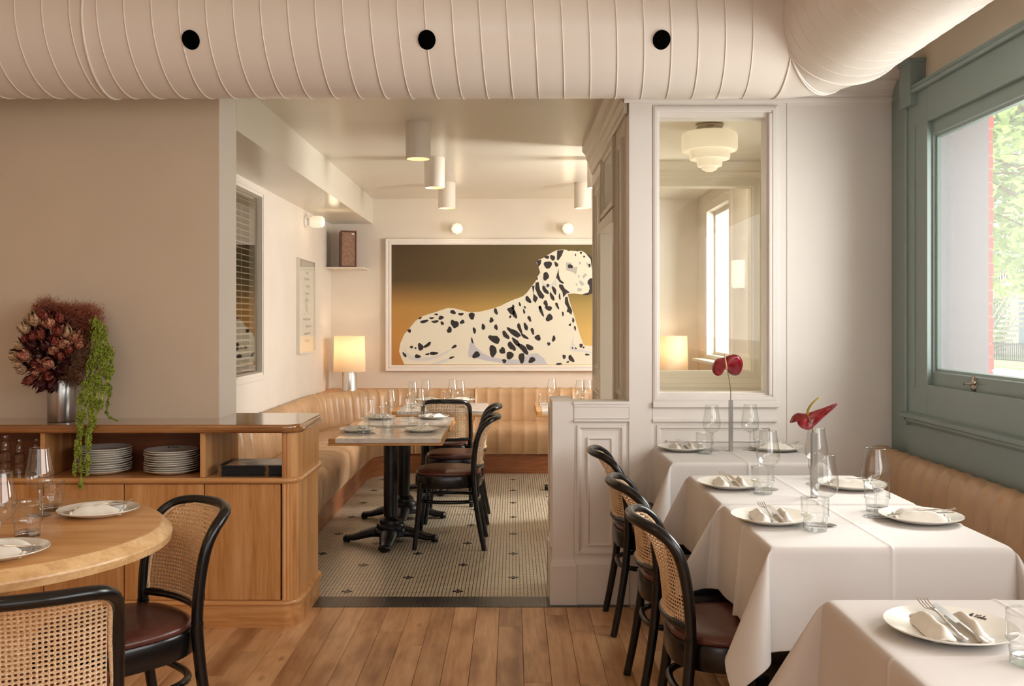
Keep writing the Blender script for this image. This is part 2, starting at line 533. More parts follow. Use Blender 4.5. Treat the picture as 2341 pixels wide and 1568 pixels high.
bm = BM(); box(bm, -2.1, XR, 5.13, YB, -0.12, 0)
floor2 = struct(build('floor_tiled', bm, M['mosaic']))
bm = BM(); box(bm, -2.1, 0.62, 5.131, 5.32, 0, 0.002); build('tile_border', bm, M['mosaic_dark'], floor2)
n = 0
cross = None
for r in range(14):
    yy = 5.43 + r * 0.293
    for c in range(-4, 4):
        xx = (0.626 * c + (0.313 if r % 2 == 0 else 0)) + 0.004
        if xx < -1.35 or xx > 0.55 or yy > 9.3: continue
        if cross is None:
            bm = BM(); t = 0.0209
            for a, b in ((0, 0), (1, 0), (-1, 0), (0, 1), (0, -1)):
                box(bm, (a - .5) * t + .0009, (a + .5) * t - .0009, (b - .5) * t + .0009, (b + .5) * t - .0009, 0.0, 0.0025)
            cross = build('dark_tile_cross', bm, M['tile_dark'], floor2, loc=(xx, yy, 0))
        else:
            o = cross.copy(); COL.objects.link(o); o.location = (xx, yy, 0)

# --- big walls and ceilings
bm = BM(); box(bm, XL, XR + .3, -2.6, YF, CZ, CZ + .1); struct(build('ceiling', bm, M['tan']))
bm = BM(); box(bm, -2.12, XR, YF, YB, 2.88, 3.0); struct(build('ceiling_back', bm, M['ceil']))
bm = BM(); box(bm, 0.74, XR, 5.3, 7.4, 2.75, 2.8); struct(build('ceiling_vestibule', bm, M['ceil']))
bm = BM(); box(bm, -2.02, -1.555, 5.42, YB, 2.60, 2.88); struct(build('ceiling_soffit', bm, M['ceil']))
wall_with_holes('wall_left', M['wall_dim'], 'x', XL - .1, XL, -2.7, 5.42, 0, CZ, [])
wall_with_holes('wall_rear', M['wall_dim'], 'y', -2.7, -2.6, XL - .1, XR + .3, 0, CZ, [(-1.5, 2.0, .9, 2.8)])
wall_with_holes('wall_front', M['wall_dim'], 'y', 5.11, 5.42, XL - .1, -1.56, 0, CZ, [])
# lighter skin on the stub wall's end face puts its brighter light into colour
bm = BM(); box(bm, -1.5625, -1.557, 5.1105, 5.42, 0, 2.9); struct(build('trim_1', bm, M['wall']))
wall_with_holes('wall_header', M['tan'], 'y', YF, 5.30, -1.56, XR, 2.88, CZ, [])
wall_with_holes('wall_back_left', M['wall'], 'x', -2.12, -2.02, 5.42, YB, 0, 2.88, [(6.85, 7.74, 1.11, 2.52)])
wall_with_holes('wall_back', M['wall'], 'y', YB, YB + .1, -2.12, XR + .3, 0, 3.0, [])
wr = wall_with_holes('wall_right', M['wall'], 'x', XR, 2.36, -2.7, YB, 0, CZ,
                     [(-1.4, 2.6, 1.2, 2.55), (3.1, 4.80, 1.15, 2.56), (5.55, 6.5, 0.3, 2.3), (7.55, 8.25, 1.0, 2.66), (9.1, 10.15, 1.15, 2.68)])
# tan band of wall above the sage joinery
bm = BM(); box(bm, XR - .012, XR, -2.6, YF, 2.66, CZ); struct(build('trim_2', bm, M['tan']))
# place the daylight in the real openings
l1.location = (2.42, 0.4, 2.0); l1.rotation_euler = (0, PI / 2, 0); l1.data.size = 1.35; l1.data.size_y = 4.0
l1.data.energy = 62
l8 = lamp('AREA', 'daylight_side', (2.44, 3.68, 1.88), (0, PI / 2, 0), 38, (1.0, .985, .96), 1.25, 1.1)
l9 = lamp('AREA', 'daylight_back_corner', (3.1, 8.6, 2.2), (0, 0, 0), 130, (1.0, .99, .98), 1.5, 1.5); aim(l9, (1.2, 10.7, 1.7))
l2.location = (0.25, -2.75, 1.85); l2.rotation_euler = (-PI / 2, PI, 0); aim(l2, (0.25, 5, 1.85)); l2.data.size = 3.4; l2.data.size_y = 1.8
l4.location = (2.42, 6.02, 1.3); l4.rotation_euler = (0, PI / 2, 0); l4.data.size = 2.0; l4.data.size_y = .95; l4.data.energy = 10
l5.location = (2.42, 7.9, 1.83); l5.rotation_euler = (0, PI / 2, 0); l5.data.size = 1.6; l5.data.size_y = .7; l5.data.energy = 110

# --- partition with the glazed vestibule window (wall at YF, from the pillar to the street wall)
wall_with_holes('wall_partition', M['trim'], 'y', YF, 5.30, 0.625, XR, 0, 2.88, [(0.79, 1.368, 1.138, 2.625)])
# pillar stands slightly proud
boxo('wall_pillar', (0.6255, 0.750, YF - .012, 5.32, 0, 2.70), M['trim'], bevel=.003)['kind'] = 'structure'
bm = BM()
# window surround, stepped on its right
rect_ring(bm, 0.752, 1.428, 1.092, 2.685, [(0, 0), (0, .014), (.012, .02), (.026, .02), (.03, .012), (.036, .012), (.040, -.002)], fxz(YF))
box(bm, 1.376, 1.392, YF - .030, YF, 1.13, 2.64); box(bm, 1.398, 1.410, YF - .022, YF, 1.11, 2.66)
win2 = struct(build('window_2', bm, M['trim'], bevel=.002))
bm = BM(); box(bm, 0.752, 1.432, YF - .035, YF, 1.062, 1.094); build('sill', bm, M['trim'], win2, bevel=.004)
bm = BM(); box(bm, 0.788, 1.37, 5.24, 5.246, 1.136, 2.627); build('pane', bm, M['pane'], win2)


def panel(bm, x0, x1, z0, z1, Y, raised=None):
    rect_ring(bm, x0, x1, z0, z1, [(0, 0), (0.002, .012), (.014, .012), (.02, .004), (.03, .0008)], fxz(Y))
    if raised:
        a, b, c, d = raised
        rect_ring(bm, a, b, c, d, [(0, .001), (0, .010), (.006, .012), (.010, .010), (.014, .004)], fxz(Y), True)


bm = BM()   # wainscot under the vestibule window
box(bm, .752, 1.428, YF - .022, YF, .985, 1.0); box(bm, .752, 1.428, YF - .012, YF, 1.0, 1.062)
panel(bm, .775, 1.40, .24, .965, YF, (.83, 1.345, .30, .885))
box(bm, .75, XR, YF - .02, YF, 0, .20); box(bm, .75, XR, YF - .012, YF, .20, .225)
struct(build('trim_3', bm, M['trim']))
bm = BM(); box(bm, 1.478, 1.484, YF - .005, YF, 0, 2.70); struct(build('trim_4', bm, M['trim'], bevel=.002))
bm = BM()   # thin moulding and the cornice to its right
sweep(bm, [0.60, XR], [(0, 2.70), (.012, 2.70), (.018, 2.708), (.03, 2.714), (.03, 2.724), (0, 2.724)], lambda p, a, b: (p, YF - a, b))
sweep(bm, [1.42, XR], [(0, 2.72), (.02, 2.725), (.028, 2.74), (.045, 2.748), (.045, 2.765), (.075, 2.785), (.09, 2.80), (.09, 2.815), (.11, 2.83), (.125, 2.85), (.125, 2.875), (0, 2.875)], lambda p, a, b: (p, YF - a, b))
struct(build('trim_5', bm, M['trim']))
# wall above the cornice is tan
bm = BM(); box(bm, -1.55, XR, YF - .008, YF, 2.872, CZ); struct(build('trim_6', bm, M['tan']))

# --- half wall with its end post
bm = BM()
box(bm, .33, .626, YF, 5.30, 0, 1.078)
box(bm, .33, .626, YF - .012, YF, 1.062, 1.078); box(bm, .326, .626, YF - .016, 5.32, 1.078, 1.093)
box(bm, .33, .626, YF - .010, YF, 1.0, 1.062); box(bm, .33, .626, YF - .022, YF, .985, .998)
panel(bm, .345, .602, .27, .965, YF, (.40, .54, .315, .90))
box(bm, .33, .626, YF - .02, YF, 0, .215); sweep(bm, [.33, .626], [(0, .215), (.018, .215), (.008, .24), (0, .25)], lambda p, a, b: (p, YF - a, b))
hw = struct(build('wall_half', bm, M['trim'], bevel=.002))
bm = BM()
box(bm, .213, .33, YF - .006, 5.56, 0, 1.093)
rect_ring(bm, YF + .03, 5.53, .30, 1.06, [(0, 0), (.002, .01), (.012, .01), (.02, .001)], lambda u, v, d: (.213 - d, u, v))
box(bm, .200, .345, YF - .026, 5.575, 0, .21)
rect_ring(bm, .200, .345, YF - .026, 5.575, [(0, .21), (.004, .222), (.013, .245)], lambda u, v, d: (u, v, d), True)
build('newel_post', bm, M['trim'], hw, bevel=.002)
bm = BM(); box(bm, .20, .345, 5.5, 5.60, 0, .27); build('plinth_block', bm, M['trim'], hw, bevel=.004)

# --- vestibule side screen (faces -X) with transom, door opening
XS = .62
wall_with_holes('wall_screen', M['screen'], 'x', XS, .74, 5.30, 7.4, 0, 2.88, [(5.78, 6.56, 0, 2.12), (5.86, 6.50, 2.28, 2.58)])
fs = lambda u, v, d: (XS - d, u, v)
bm = BM()
P1 = [(0, 0), (0, .014), (.012, .018), (.018, .010), (.03, .004), (.034, .001)]
rect_ring(bm, 6.68, 7.24, 1.10, 2.55, P1, fs); rect_ring(bm, 6.76, 7.16, 1.18, 2.47, P1, fs)
rect_ring(bm, 6.68, 7.24, .30, 1.02, P1, fs)
rect_ring(bm, 5.36, 5.66, 1.10, 2.55, P1, fs); rect_ring(bm, 5.36, 5.66, .30, 1.02, P1, fs)
rect_ring(bm, 5.80, 6.56, 2.22, 2.64, [(0, 0), (0, .02), (.02, .024), (.03, .012), (.05, .008), (.06, -.02)], fs)
box(bm, XS - .03, XS, 5.70, 6.64, 2.12, 2.19); box(bm, XS - .022, XS, 6.56, 6.64, 0, 2.12); box(bm, XS - .022, XS, 5.70, 5.78, 0, 2.12)
sweep(bm, [5.2, 7.42], [(0, 2.65), (.012, 2.65), (.02, 2.67), (.02, 2.69), (.035, 2.72), (.035, 2.74), (.05, 2.76), (.06, 2.80), (.085, 2.83), (.085, 2.88), (0, 2.88)], lambda p, a, b: (XS - a, p, b))
struct(build('trim_7', bm, M['screen']))
bm = BM(); box(bm, .665, .67, 5.85, 6.51, 2.27, 2.59); struct(build('window_3', bm, M['pane_refl']))
# far wall of the vestibule with its window opening
wall_with_holes('wall_vestibule', M['screen'], 'y', 7.4, 7.5, .62, XR, 0, 2.88, [(.95, 1.833, 1.14, 2.57)])
bm = BM()
rect_ring(bm, .80, 1.98, 1.0, 2.69, [(0, 0), (0, .02), (.02, .026), (.045, .026), (.05, .016), (.085, .016), (.09, .006), (.13, .006), (.147, -.01)], fxz(7.4))
sweep(bm, [.74, XR], [(0, 2.62), (.015, 2.62), (.02, 2.64), (.04, 2.66), (.04, 2.68), (.07, 2.71), (.08, 2.735), (.08, 2.75), (0, 2.75)], lambda p, a, b: (p, 7.4 - a, b))
box(bm, .80, 1.98, 7.37, 7.4, .93, 1.0); rect_ring(bm, .84, 1.95, .3, .9, P1, fxz(7.4))
w4 = struct(build('window_4', bm, M['screen']))
bm = BM(); box(bm, .94, 1.84, 7.45, 7.455, 1.13, 2.58); build('pane', bm, M['pane'], w4)
# small vent in the vestibule ceiling
bm = BM(); box(bm, 1.115, 1.275, 5.80, 5.84, 2.742, 2.75); tag(build('ceiling_stripe', bm, M['nickel'], bevel=.002), 'slim dark vent in the vestibule ceiling above the tiered lamp', 'stripe')

# --- sage green street window joinery (window_1)
bm = BM()
Yc = 4.89; Y0 = 2.95; X0 = 2.0
def tealslab(bm, x0, x1, y0, y1, z0, z1, hole=None):
    if not hole: box(bm, x0, x1, y0, y1, z0, z1); return
    a, b, c, d = hole
    box(bm, x0, x1, y0, a, z0, z1); box(bm, x0, x1, b, y1, z0, z1); box(bm, x0, x1, a, b, z0, c); box(bm, x0, x1, a, b, d, z1)
tealslab(bm, X0, XR, Y0, Yc - .01, 1.05, 2.66, (3.2, 4.646, 1.218, 2.49))
w1 = struct(build('window_1', bm, M['teal'], bevel=.003))
bm = BM()
sweep(bm, [Y0, Yc], [(0, 2.655), (.02, 2.655), (.03, 2.668), (.018, 2.68), (.03, 2.69), (0, 2.695)], lambda p, a, b: (X0 - a, p, b))
box(bm, X0 - .012, XR, Yc - .022, Yc, 1.0, 2.66); box(bm, X0 - .006, X0 + .01, 4.78, 4.80, 1.2, 2.5)
build('casing_moulding', bm, M['teal'], w1, bevel=.004)
bm = BM(); sweep(bm, [Y0, Yc], [(-.03, 1.01), (.0, 1.012), (.012, 1.025), (.012, 1.035), (.034, 1.045), (.036, 1.064), (-.03, 1.072)], lambda p, a, b: (X0 - a, p, b))
build('sill_moulding', bm, M['teal'], w1)
bm = BM(); box(bm, X0 + .012, XR, Y0, Yc, 0.05, 1.02); build('apron_panel', bm, M['teal'], w1)
bm = BM()
rect_ring(bm, 3.2, 4.71, 1.206, 2.50, [(0, 0), (0, .03), (0.012, .03), (.074, .03), (.078, .022), (.090, .016), (.094, 0)], lambda u, v, d: (2.055 - d, u, v))
sash = build('sash', bm, M['teal'], w1, bevel=.0015)
bm = BM(); rect_ring(bm, 3.26, 4.628, 1.27, 2.448, [(0, 0), (0, .004), (.005, .004), (.005, 0)], lambda u, v, d: (2.04 - d, u, v)); build('glazing_gasket', bm, M['black'], w1)
bm = BM(); box(bm, 2.062, 2.067, 3.2, 4.70, 1.2, 2.50); build('pane', bm, M['street_pane'], w1)
bm = BM(); rect_ring(bm, 3.16, 4.80, 1.16, 2.56, [(0, 0), (.0, .02), (.06, .02), (.06, 0)], lambda u, v, d: (2.10 - d, u, v)); build('storm_frame', bm, mat('pale_metal', srgb(215, 218, 216), .3), w1)
# latch on the lower rail
a = Vector((2.024, 1.92 * 0 + (2.03 * F / (2229 - VX)), H - (877 - VY) * (2.03 * F / (2229 - VX)) / F))
bm = BM(); lathe(bm, [(.0, .006), (.010, .006), (.017, .003), (.018, 0)], 20)
for v in bm.verts: v.co = Vector((-v.co.z, v.co.x * 1.5, v.co.y * 2.0))
lt = build('latch', bm, M['nickel'], w1, smooth=True, loc=a)
bm = BM(); tube(bm, [(-.02, -.055, .006), (-.022, -.02, .0), (-.02, .02, -.002), (-.018, .05, -.004)], lambda t: .0075 - .003 * abs(t - .5), 8); tube(bm, [(0, 0, 0), (-.02, 0, 0)], .006, 8); build('latch_lever', bm, M['nickel'], lt, smooth=True)
# pilaster and its block beside the window
bm = BM(); box(bm, 2.043, XR, 4.9, YF, 0, 2.80); box(bm, 2.036, XR, 4.9, YF, 2.70, 2.80)
box(bm, 2.03, XR, 4.86, 4.95, 0, 2.66)
struct(build('trim_8', bm, M['teal'], bevel=.003))
boxo('trim_9', (1.97, XR, 4.77, 4.905, 2.60, 2.82), M['teal'], bevel=.004)['kind'] = 'structure'
boxo('trim_9', (1.962, XR, 4.762, 4.912, 2.812, 2.83), M['teal'], bevel=.003)['kind'] = 'structure'
# pier and second street window nearer the camera (outside the frame)
bm = BM(); box(bm, 2.02, XR, -2.6, 2.95, 0, 1.18); box(bm, 2.02, XR, 2.62, 2.95, 1.18, 2.66); box(bm, 2.02, XR, -2.6, 2.95, 2.56, 2.66)
struct(build('trim_10', bm, M['teal']))

# exterior reveal: grey lining, then a stack of red bricks
bm = BM(); box(bm, 2.115, 2.362, 4.775, 4.80, 1.15, 2.56); build('reveal_lining', bm, paint('grey_render', srgb(124, 120, 124), .6), wr)
M['brick'] = paint('red_brick', srgb(205, 92, 82), .8, .1, .2)
nb = None
for k in range(22):
    z = 1.15 + k * .067
    if nb is None:
        bm = BM(); box(bm, 0, .10, 0, .2, 0, .058); nb = build('brick', bm, M['brick'], wr, bevel=.003, loc=(2.30, 4.80, z))
    else:
        nb2 = nb.copy(); COL.objects.link(nb2); nb2.location = (2.30 + random.uniform(-.003, .003), 4.80 + random.uniform(0, .004), z)
bm = BM(); box(bm, 2.361, 2.394, 4.804, 5.02, 1.13, 2.66); build('mortar', bm, mat('mortar', srgb(214, 130, 118), .9), wr)
bm = BM(); box(bm, 2.362, 2.395, 3.0, 4.80, 2.56, 2.66); build('lintel', bm, M['brick'], wr)
# street side window far back (window_5) seen through the vestibule
bm = BM()
rect_ring(bm, 9.0, 10.22, 1.08, 2.76, [(0, 0), (0, .02), (.09, .02), (.09, -.12)], lambda u, v, d: (XR - d, u, v))
w5 = struct(build('window_5', bm, M['wall'], bevel=.003))
bm = BM(); rect_ring(bm, 9.1, 10.15, 1.15, 2.68, [(0, 0), (0, .03), (.05, .03), (.05, 0)], lambda u, v, d: (2.16 - d, u, v)); build('sash', bm, M['wall'], w5)
bm = BM(); box(bm, 2.15, 2.155, 9.1, 10.15, 1.15, 2.68); build('pane', bm, M['pane'], w5)
bm = BM(); box(bm, 1.90, XR, 9.05, 10.2, 1.10, 1.13); build('sill', bm, M['wall'], w5, bevel=.004)

# --- interior window with blinds in the left wall of the back room (window_6)
fl = lambda u, v, d: (-2.02 + d, u, v)
bm = BM()
rect_ring(bm, 6.80, 7.79, 1.06, 2.57, [(0, 0), (0, .014), (.03, .014), (.03, .008), (.052, .008), (.056, -.03), (.062, -.03)], fl)
w6 = struct(build('window_6', bm, M['wall'], bevel=.0015))
bm = BM(); box(bm, -2.045, -2.041, 6.84, 7.76, 1.10, 2.54); build('pane', bm, M['pane_refl'], w6)
bm = BM(); box(bm, -2.30, -2.29, 6.7, 7.9, 0.9, 2.7); box(bm, -2.30, -2.12, 6.7, 6.72, .9, 2.7); box(bm, -2.3, -2.12, 7.88, 7.9, .9, 2.7)
box(bm, -2.3, -2.12, 6.7, 7.9, 2.69, 2.7); box(bm, -2.3, -2.12, 6.7, 7.9, .9, .91); build('recess', bm, mat('recess_brown', srgb(150, 134, 104), .8), w6)
bl = thing('venetian_blind', 'white slatted venetian blind behind the tall interior window of the left wall', 'blind', (-2.10, 7.3, 0))
boxo('head_rail', (-.02, .02, -.45, .45, 2.50, 2.53), M['wall'], bl)
for yy in (-.25, .15):
    bm = BM(); tube(bm, [(0, yy, 1.14), (0, yy, 2.5)], .0015, 5); build('cord', bm, M['wall'], bl)
sl = None
for k in range(29):
    z = 1.14 + k * .0475
    if sl is None:
        bm = BM()
        rings(bm, [[(-.024, y, -.010), (-.008, y, .002), (.010, y, .006), (.024, y, .002), (.010, y, .004), (-.008, y, 0)] for y in (-.45, .45)], True, True, True)
        sl = build('slat', bm, M['wall'], bl, smooth='auto', loc=(0, 0, z), rot=(0, .45, 0))
    else:
        o = sl.copy(); COL.objects.link(o); o.location = (0, 0, z)
# cupboard seam under the window
bm = BM(); box(bm, -2.02, -2.012, 6.8, 7.785, .1, 1.05); struct(build('trim_11', bm, M['wall'], bevel=.002))
# baseboard on the back left wall
# ================================================================== DUCT
DR = .305; DY = 4.57; DZ = 2.895
dc = thing('ventilation_duct', 'large cream spiral ventilation duct under the ceiling turning at the right', 'duct', (0, DY, DZ))
xe = 1.25; rb = .25
bm = BM()
rows = []
for x in [XL, -3, -2, -1, 0, .6, xe]:
    rows.append([(x, DR * math.cos(2 * PI * k / 64), DR * math.sin(2 * PI * k / 64)) for k in range(64)])
rings(bm, rows); build('straight_run', bm, M['duct'], dc, smooth=True)
bm = BM(); pts = []
pitch = .1212; i0 = -1.481 - 22 * .1212
nturn = int((xe - i0) / pitch)
for i in range(nturn * 40):
    th = 2 * PI * i / 40
    pts.append((i0 + pitch * i / 40, -(DR + .001) * math.cos(th), -(DR + .001) * math.sin(th)))
tube(bm, pts, .0036, 5); build('spiral_seam', bm, M['duct'], dc, smooth=True)
# elbow of flat gores
def elbow(a):  # centre and frame at turning angle a
    c = Vector((xe + rb * math.sin(a), -rb * (1 - math.cos(a)), 0)); t = Vector((math.cos(a), -math.sin(a), 0)); s = Vector((math.sin(a), math.cos(a), 0))
    return c, t, s
bm = BM(); rows = []
angs = [0, 14, 45, 90]
for a in angs:
    c, t, s = elbow(math.radians(a))
    rows.append([c + s * (DR * math.cos(2 * PI * k / 64)) + Vector((0, 0, 1)) * (DR * math.sin(2 * PI * k / 64)) for k in range(64)])
rings(bm, rows); build('elbow', bm, M['duct'], dc, smooth='auto', angle=20)
bm = BM()
for a, r in ((0, .0045), (45, .006), (49, .004), (90, .005)):
    c, t, s = elbow(math.radians(a))
    tube(bm, [c + s * ((DR + .002) * math.cos(2 * PI * k / 64)) + Vector((0, 0, 1)) * ((DR + .002) * math.sin(2 * PI * k / 64)) for k in range(64)], r, 6, True)
build('elbow_flange', bm, M['duct'], dc, smooth=True)
c90, _, _ = elbow(PI / 2)
bm = BM()
rings(bm, [[(c90.x + DR * math.cos(2 * PI * k / 64), y, DR * math.sin(2 * PI * k / 64)) for k in range(64)] for y in (c90.y, -2, -4, -7.1)])
build('side_run', bm, M['duct'], dc, smooth=True)
bm = BM(); pts = []
for i in range(52 * 40):
    th = 2 * PI * i / 40
    pts.append((c90.x + (DR + .001) * math.cos(th), c90.y - .05 - pitch * i / 40, (DR - .0005) * math.sin(th)))
tube(bm, pts, .0026, 5); build('spiral_seam', bm, M['duct'], dc, smooth=True)
bm = BM(); c = Vector((-2.96, 0, 0)); pts = [(-2.96 + .5, -(DR + .003) * math.cos(2 * PI * k / 48), -(DR + .003) * math.sin(2 * PI * k / 48)) for k in range(48)]
xj = (187 - VX) * (DY - DR) / F
tube(bm, [(xj, -(DR + .002) * math.cos(2 * PI * k / 48), -(DR + .002) * math.sin(2 * PI * k / 48)) for k in range(48)], .006, 6, True); build('joint_band', bm, M['duct'], dc, smooth=True)
for px in (433, 975, 1514):
    # air outlet: black disc with a raised edge, painting the hole's dark inside
    Yf = DY - DR + .002; x = (px - VX) * Yf / F; z = H - (88 - VY) * Yf / F - DZ
    bm = BM(); al = math.asin(z / DR)
    ro = []
    for r, d in ((.039, .0015), (.0385, .003), (.036, .003)):
        ro.append([(x + r * math.cos(2 * PI * k / 32), 0, r * math.sin(2 * PI * k / 32)) for k in range(32)])
    rows = []
    for j, (r, d) in enumerate(((.039, .000), (.039, .0065), (.0, .006))):
        rr = []
        for k in range(32):
            zz = z + r * math.sin(2 * PI * k / 32); xx = x + r * math.cos(2 * PI * k / 32)
            rr.append((xx, -math.sqrt((DR + d) ** 2 - zz * zz), zz))
        rows.append(rr)
    rings(bm, rows, True, False, False)
    build('air_outlet', bm, M['black_hole'], dc)

# ================================================================== BANQUETTES
def sweep_channels(path, prof, cw, amp, per=5, s0=0.0, bot=0.0):
    """path: [(x,y,nx,ny,s)] dense; prof: [(d,z,a)] a = how strongly the tufting bulges there"""
    bm = BM(); rows = []
    P = [(Vector((d, z)), a) for d, z, a in prof]
    nor = []
    for i in range(len(P)):
        t = P[min(i + 1, len(P) - 1)][0] - P[max(i - 1, 0)][0]; t.normalize(); nor.append(Vector((t.y, -t.x)))
    for (x, y, nx, ny, s) in path:
        ph = abs(math.sin(PI * (s - s0) / cw)) ** 0.34
        r = []
        for (q, a), nn in zip(P, nor):
            o = q - nn * (amp * a * (ph - 1) * -1)
            r.append((x + nx * o.x, y + ny * o.x, o.y))
        rows.append(r)
    rings(bm, rows, True, True, True)
    return bm


def path_line(x0, y0, x1, y1, nx, ny, s0=0.0, step=.014):
    ln = math.hypot(x1 - x0, y1 - y0); k = max(2, int(ln / step))
    return [(x0 + (x1 - x0) * i / k, y0 + (y1 - y0) * i / k, nx, ny, s0 + ln * i / k) for i in range(k + 1)]


def path_arc(cx, cy, R, a0, a1, s0=0.0, step=.010, cwscale=1.0):
    ln = abs(a1 - a0) * R; k = max(2, int(ln / step))
    return [(cx + R * math.cos(a0 + (a1 - a0) * i / k), cy + R * math.sin(a0 + (a1 - a0) * i / k), -math.cos(a0 + (a1 - a0) * i / k), -math.sin(a0 + (a1 - a0) * i / k), s0 + ln * i / k * cwscale) for i in range(1, k + 1)]


def back_prof(zt, dep=.16, zs=.44):
    return [(0.005, zs, 0), (0.005, zt - .06, 0), (.015, zt - .02, .3), (.04, zt, .8), (.075, zt, 1), (.105, zt - .025, 1), (.122, zt - .07, 1), (.135, zt - .16, 1), (.15, zs + .10, 1), (dep, zs + .03, 1), (dep, zs, .5)]


def seat_prof(d0, d1, zt, zb):
    return [(d0 - .02, zb, 0), (d0 - .02, zt - .03, 0), (d0, zt - .005, .3), (d0 + .08, zt + .006, 1), ((d0 + d1) / 2, zt + .008, 1), (d1 - .10, zt + .006, 1), (d1 - .04, zt - .010, 1), (d1 - .008, zt - .04, 1), (d1, zt - .09, 1), (d1 - .008, zb + .06, 1), (d1 - .03, zb, .6)]


R = 1.05
bq = thing('banquette', 'long tan leather banquette curving round the far left corner behind the marble tables', 'banquette', (0, 0, 0), 0, None)
xw = -2.012; yend = 10.24
pa = path_line(xw, 5.50, xw, yend - R, 1, 0)
s = pa[-1][4]
arc = path_arc(xw + R, yend - R, R, PI, PI / 2, s)
pa += arc; s = pa[-1][4]
pb = path_line(xw + R, yend, -.40, yend, 0, -1, s)[1:]
full = pa + pb
build('backrest', sweep_channels(full, back_prof(.80), .118, .021), M['banq'], bq, smooth='auto', angle=50)
# seat: follows the same path, narrow channels on the inside of the bend
k1 = [p for p in full if p[4] < 1.22]; k2 = [p for p in full if p[4] > 1.20]
build('seat', sweep_channels(k1, seat_prof(.15, .70, .47, .19), .09, .016), M['banq'], bq, smooth='auto', angle=50)
build('seat', sweep_channels(k2, seat_prof(.15, .68, .475, .20), .09, .014), M['banq'], bq, smooth='auto', angle=50)
bm = BM(); rings(bm, [[(x + nx * d, y + ny * d, z) for d, z in ((.0, 0), (.62, 0), (.62, .20), (.0, .20))] for x, y, nx, ny, s in full[::4] + [full[-1]]], True, True, True)
build('base', bm, M['kick'], bq)
bm = BM(); rings(bm, [[(x + nx * d, y + ny * d, z) for d, z in ((0.04, .1), (.0401, .1), (.04, .70), (0.03, .70))] for x, y, nx, ny, s in full[::6] + [full[-1]]], True, True, True)
build('frame', bm, M['kick'], bq)
bq2 = thing('banquette', 'straight tan leather banquette section along the back wall right of the seam', 'banquette', (0, 0, 0))
pp = path_line(-.395, yend, 2.03, yend, 0, -1)
build('backrest', sweep_channels(pp, back_prof(.815, .15), .128, .017), M['banq'], bq2, smooth='auto', angle=50)
build('seat', sweep_channels(pp, seat_prof(.15, .70, .475, .20), .128, .017), M['banq'], bq2, smooth='auto', angle=50)
bm = BM(); box(bm, -.395, 2.03, yend - .63, yend, 0, .20); build('base', bm, M['kick'], bq2)
# ledge behind both
bm = BM(); box(bm, -2.02, XR, yend + .006, YB, .70, .775)
for (x, y) in ((0, 0),):
    prism(bm, [(-2.018, yend + .004)] + [(xw - .004 + R + (R + .002) * math.cos(PI - i * PI / 20), yend - R + (R + .002) * math.sin(PI - i * PI / 20)) for i in range(0, 11)], .70, .775)
struct(build('trim_12', bm, M['edge_wood']))
bq3 = thing('banquette', 'tan leather banquette under the sage green street window', 'banquette', (0, 0, 0))
pp = path_line(2.026, 1.2, 2.026, 5.16, -1, 0)
build('backrest', sweep_channels(pp, back_prof(.858, .17), .13, .015), M['banq'], bq3, smooth='auto', angle=50)
build('seat', sweep_channels(pp, seat_prof(.16, .66, .50, .20), .13, .015), M['banq'], bq3, smooth='auto', angle=50)
bm = BM(); box(bm, 1.44, 2.026, 1.2, 5.16, 0, .20); build('base', bm, M['kick'], bq3)

# ================================================================== CHAIRS
def _ip(tab, z):
    if z <= tab[0][0]: return tab[0][1]
    for (a, va), (b, vb) in zip(tab[:-1], tab[1:]):
        if z <= b: return va + (vb - va) * (z - a) / (b - a)
    return tab[-1][1]


YE = [(.50, -.188), (.60, -.192), (.68, -.200), (.77, -.222), (.83, -.255), (.875, -.295)]
BW = [(.50, .052), (.70, .055), (.80, .060), (.88, .064)]
XE = .192


def bsurf(x, z):
    q = min(1.0, abs(x) / XE)
    return Vector((x, _ip(YE, z) - _ip(BW, z) * (1 - q ** 2.2), z))


